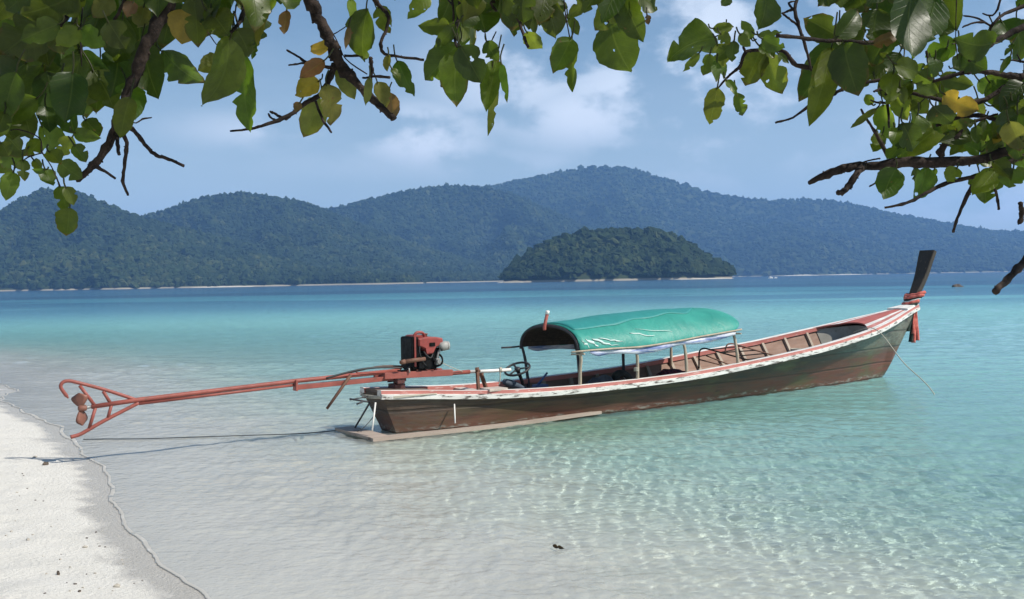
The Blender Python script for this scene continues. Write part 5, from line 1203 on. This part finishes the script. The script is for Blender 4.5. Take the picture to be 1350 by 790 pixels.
bough("knotty leafy branch reaching in from the right above the prow", 2.0, RGT_L, RGT_T, RIGHT,
      [(1165, 60, 1250, 120, 8, 42, 'dgb', .14), (1180, 100, 1300, 170, 12, 36, 'dgb', .10), (1290, 90, 1400, 180, 12, 42, 'dg', .12), (1190, 150, 1290, 200, 10, 36, 'dg', .08), (1090, -80, 1260, -20, 22, 62, 'd', .05), (1190, -20, 1260, 20, 5, 58, 'd', .1), (1340, -40, 1460, 240, 26, 54, 'dg', .1), (1300, 170, 1360, 215, 6, 38, 'dg', .1), (1160, 20, 1190, 60, 4, 44, 'd', .1)], 303,
      [([far((1500, 120), 2.0), Vector((1.45, 1.7, 2.55)), Vector((1.5, .6, 3.1)), Vector((1.0, -1.2, 3.6))], [.015, .022, .033, .045]),
       ([far((1480, 90), 1.95), Vector((1.38, 1.80, 2.50)), Vector((1.455, 1.62, 2.60))], [.012, .015, .018]), ([far((1480, 10), 1.9), Vector((1.40, 1.45, 2.74)), Vector((1.487, 1.0, 2.93))], [.011, .014, .018]),
       ([far((1250, -60), 1.85), Vector((1.15, 1.5, 2.84)), Vector((1.495, .72, 3.05))], [.007, .013, .020]), ([far((1480, 215), 1.8), Vector((1.30, 1.72, 2.36)), Vector((1.45, 1.66, 2.57))], [.010, .013, .017])])
# unseen crown leaves added overhead to shade the branches below
def project(p):
    d = Vector(p) - EYE; k = d.dot(FWD)
    return (PW / 2 + FPX * d.dot(RGT) / k, PH / 2 - FPX * d.dot(UPV) / k) if k > .05 else (0, -9999)
CR = Leaves(404); rr = random.Random(404); k = 0
while k < SHADE_CROWN_N:
    p = Vector((rr.uniform(-1.7, 2.9), rr.uniform(.2, 2.5), rr.uniform(2.85, 4.0))); a = rr.uniform(0, 6.28)
    q = p + Vector((math.cos(a) * .08, math.sin(a) * .08, rr.uniform(-.08, .01)))
    if max(project(p)[1], project(q)[1]) > -45: 
        x_, y_ = project(p)
        if -150 < x_ < PW + 150: continue
    CR.leaf(p, q, rr.uniform(.055, .08), rr.choice('dgg'), rr.uniform(-.5, .5), stem=False); k += 1
crown = empty("overhanging_branch", (.3, .9, 3.3)); tag(crown, "unseen leafy crown branch added overhead to shade the other branches", "branch", "leafy branches overhanging the beach")
kids = [CR.build("leaves", crown)]
mb = MB(); mb.tube(poly([(-.4, -1.5, 3.55), (0, .2, 3.5), (.6, 1.2, 3.45), (1.3, 1.8, 3.4)], 6), [.07 - .0025 * i for i in range(19)], 9, jit=.1); mb.tube(poly([(0, .2, 3.5), (-.7, 1.0, 3.4), (-1.2, 1.6, 3.35)], 6), [.045 - .002 * i for i in range(13)], 8, jit=.1); mb.tube(poly([(.6, 1.2, 3.45), (1.4, 1.0, 3.6), (2.3, .8, 3.6)], 6), [.035 - .0015 * i for i in range(13)], 8, jit=.1)
kids.append(mb.build("limb", m_bark, crown, smooth=True))
for o in kids: o.matrix_parent_inverse = Matrix.Translation(crown.location).inverted()

# ------------------------------------------------------------------ small things on the sand, in the shallows and far out
m_coralfrag = worn("coral_rubble", (.42, .38, .32), (.62, .60, .55), .5, .9, 40); m_drift = worn("dark_driftwood", (.085, .065, .05), (.16, .13, .10), .5, .85, 40)
def chunk(name, px, py, s, mm, label, cat, seed, sq, group=None):
    p = at_z(px, py, .1)
    for _ in range(4): p = at_z(px, py, float(ground_z(np.array([p.x]), np.array([p.y]))[0]))
    rr = random.Random(seed); V = []; F = []; n = (7, 10); ph = [rr.uniform(0, 6) for _ in range(4)]; a0 = rr.uniform(0, 3)
    for i in range(n[0] + 1):
        th = math.pi * i / n[0]
        for k in range(n[1]):
            a = 2 * math.pi * k / n[1]; d = Vector((math.sin(th) * math.cos(a), math.sin(th) * math.sin(a), math.cos(th))); f = 1 + .28 * math.sin(4 * d.x + ph[0]) * math.sin(5 * d.y + ph[1]) + rr.uniform(-.10, .10)
            x, y, z = d.x * s * sq[0] * f, d.y * s * sq[1] * f, d.z * s * sq[2] * f
            V.append((x * math.cos(a0) - y * math.sin(a0), x * math.sin(a0) + y * math.cos(a0), z + s * sq[2] * .55))
    F = [(i * n[1] + k, i * n[1] + (k + 1) % n[1], (i + 1) * n[1] + (k + 1) % n[1], (i + 1) * n[1] + k) for i in range(n[0]) for k in range(n[1])]
    o = mesh(name, V, F, mm, smooth=False); o.location = p; tag(o, label, cat, group); return o
chunk("driftwood", 60, 613, .042, m_drift, "largest dark chip of driftwood on the pale sand below the propeller", "driftwood", 1, (1.3, .6, .5))
chunk("driftwood", 77, 758, .016, m_drift, "small dark upright chip of wood low on the beach", "driftwood", 2, (.7, .6, 1.1))
chunk("driftwood", 105, 780, .015, m_drift, "flat dark chip of wood at the very bottom of the beach", "driftwood", 3, (1.3, .7, .4))
chunk("coral_fragment", 154, 774, .022, m_coralfrag, "brownish coral fragment at the bottom of the beach, rightmost of the bits", "coral", 4, (1, .7, .6))
chunk("coral_fragment", 37, 712, .018, m_coralfrag, "tiny pale coral fragment lying in mid beach left of the dark chips", "coral", 5, (1.2, .8, .5))
chunk("coral_fragment", 112, 722, .016, m_coralfrag, "tiny grey coral fragment right of mid beach", "coral", 6, (1.1, .8, .6))
chunk("coral_fragment", 46, 603, .030, m_coralfrag, "grey coral fragment just left of the largest driftwood chip", "coral", 7, (1.4, .6, .4))
CORB = [(random.Random(i).uniform(5, 235), random.Random(i + 99).uniform(620, 786)) for i in range(70)]
k = 0
proto = []
for i, (x, y) in enumerate(CORB):
    if x > 10 + (y - 590) * 1.05: continue
    if len(proto) < 4:
        o = chunk("coral_chip", x, y, .007, m_coralfrag if len(proto) % 2 else m_drift, "tiny coral chip scattered on the pale sand", "coral", 20 + i, (1.2, .8, .5), "tiny coral chips scattered on the beach"); proto.append(o)
    else:
        o = proto[i % 4].copy(); COL.objects.link(o); p = at_z(x, y, .1)
        for _ in range(4): p = at_z(x, y, float(ground_z(np.array([p.x]), np.array([p.y]))[0]))
        o.location = p; o.rotation_euler = (0, 0, i * 1.7); s = .5 + (i * 37 % 10) / 9; o.scale = (s, s, s)
# a dead leaf floating in the shallows
FL = Leaves(9); a = at_z(729, 719, .012); b = at_z(744, 723.5, .016); FL.leaf(a, b, .030, 'r', .2, stem=False)
fo = FL.build("floating_leaf", None); tag(fo, "small dark dead leaf floating in the clear shallows", "leaf")
sl = fo.modifiers.new("thickness", 'SOLIDIFY'); sl.thickness = .003
# a low dark rock awash far out right of the prow
p = at_z(1262, 378.4, 0); V = []; F = []
for i in range(9):
    th = math.pi / 2 * i / 8
    for k in range(18):
        a = 2 * math.pi * k / 18; f = 1 + .18 * math.sin(3 * a + i) + .1 * math.sin(5 * a)
        V.append((math.cos(a) * math.cos(th) * .85 * f, math.sin(a) * math.cos(th) * .6 * f, -.2 + .48 * math.sin(th) * (1 + .25 * math.sin(2 * a + 1))))
F = [(i * 18 + k, i * 18 + (k + 1) % 18, (i + 1) * 18 + (k + 1) % 18, (i + 1) * 18 + k) for i in range(8) for k in range(18)]
ro = mesh("rock", V, F, m_drift, smooth=True); ro.location = p; tag(ro, "low dark rock awash far out to the right of the prow", "rock")
# two white boats in front of the far shore
def far_boat(px, L, label):
    q = at_y(px, 362, 700); q.z = 0
    r = empty("motorboat", q, rad(20)); tag(r, label, "boat", "white boats off the far shore")
    mb = MB(); R = []
    for x, w, z0, z1 in ((-.5, .13, -.02, .13), (-.2, .16, -.03, .13), (.2, .15, -.03, .15), (.42, .07, -.01, .18), (.5, .01, .06, .20)):
        R.append([(x * L, -w * L, z1 * L), (x * L, -w * L * .7, z0 * L), (x * L, w * L * .7, z0 * L), (x * L, w * L, z1 * L)])
    mb.grid(R, close=True); mb.add(R[0], [(0, 1, 2, 3)]); mb.build("hull", m_white, r)
    mb = MB(); mb.box((-.05 * L, 0, .22 * L), (.34 * L, .22 * L, .17 * L), bev=.02 * L); mb.build("cabin", m_white, r)
far_boat(1016, 3.8, "larger of the two white boats off the far shore beside the island")
far_boat(1022.5, 2.6, "smaller of the two white boats off the far shore, to the right")
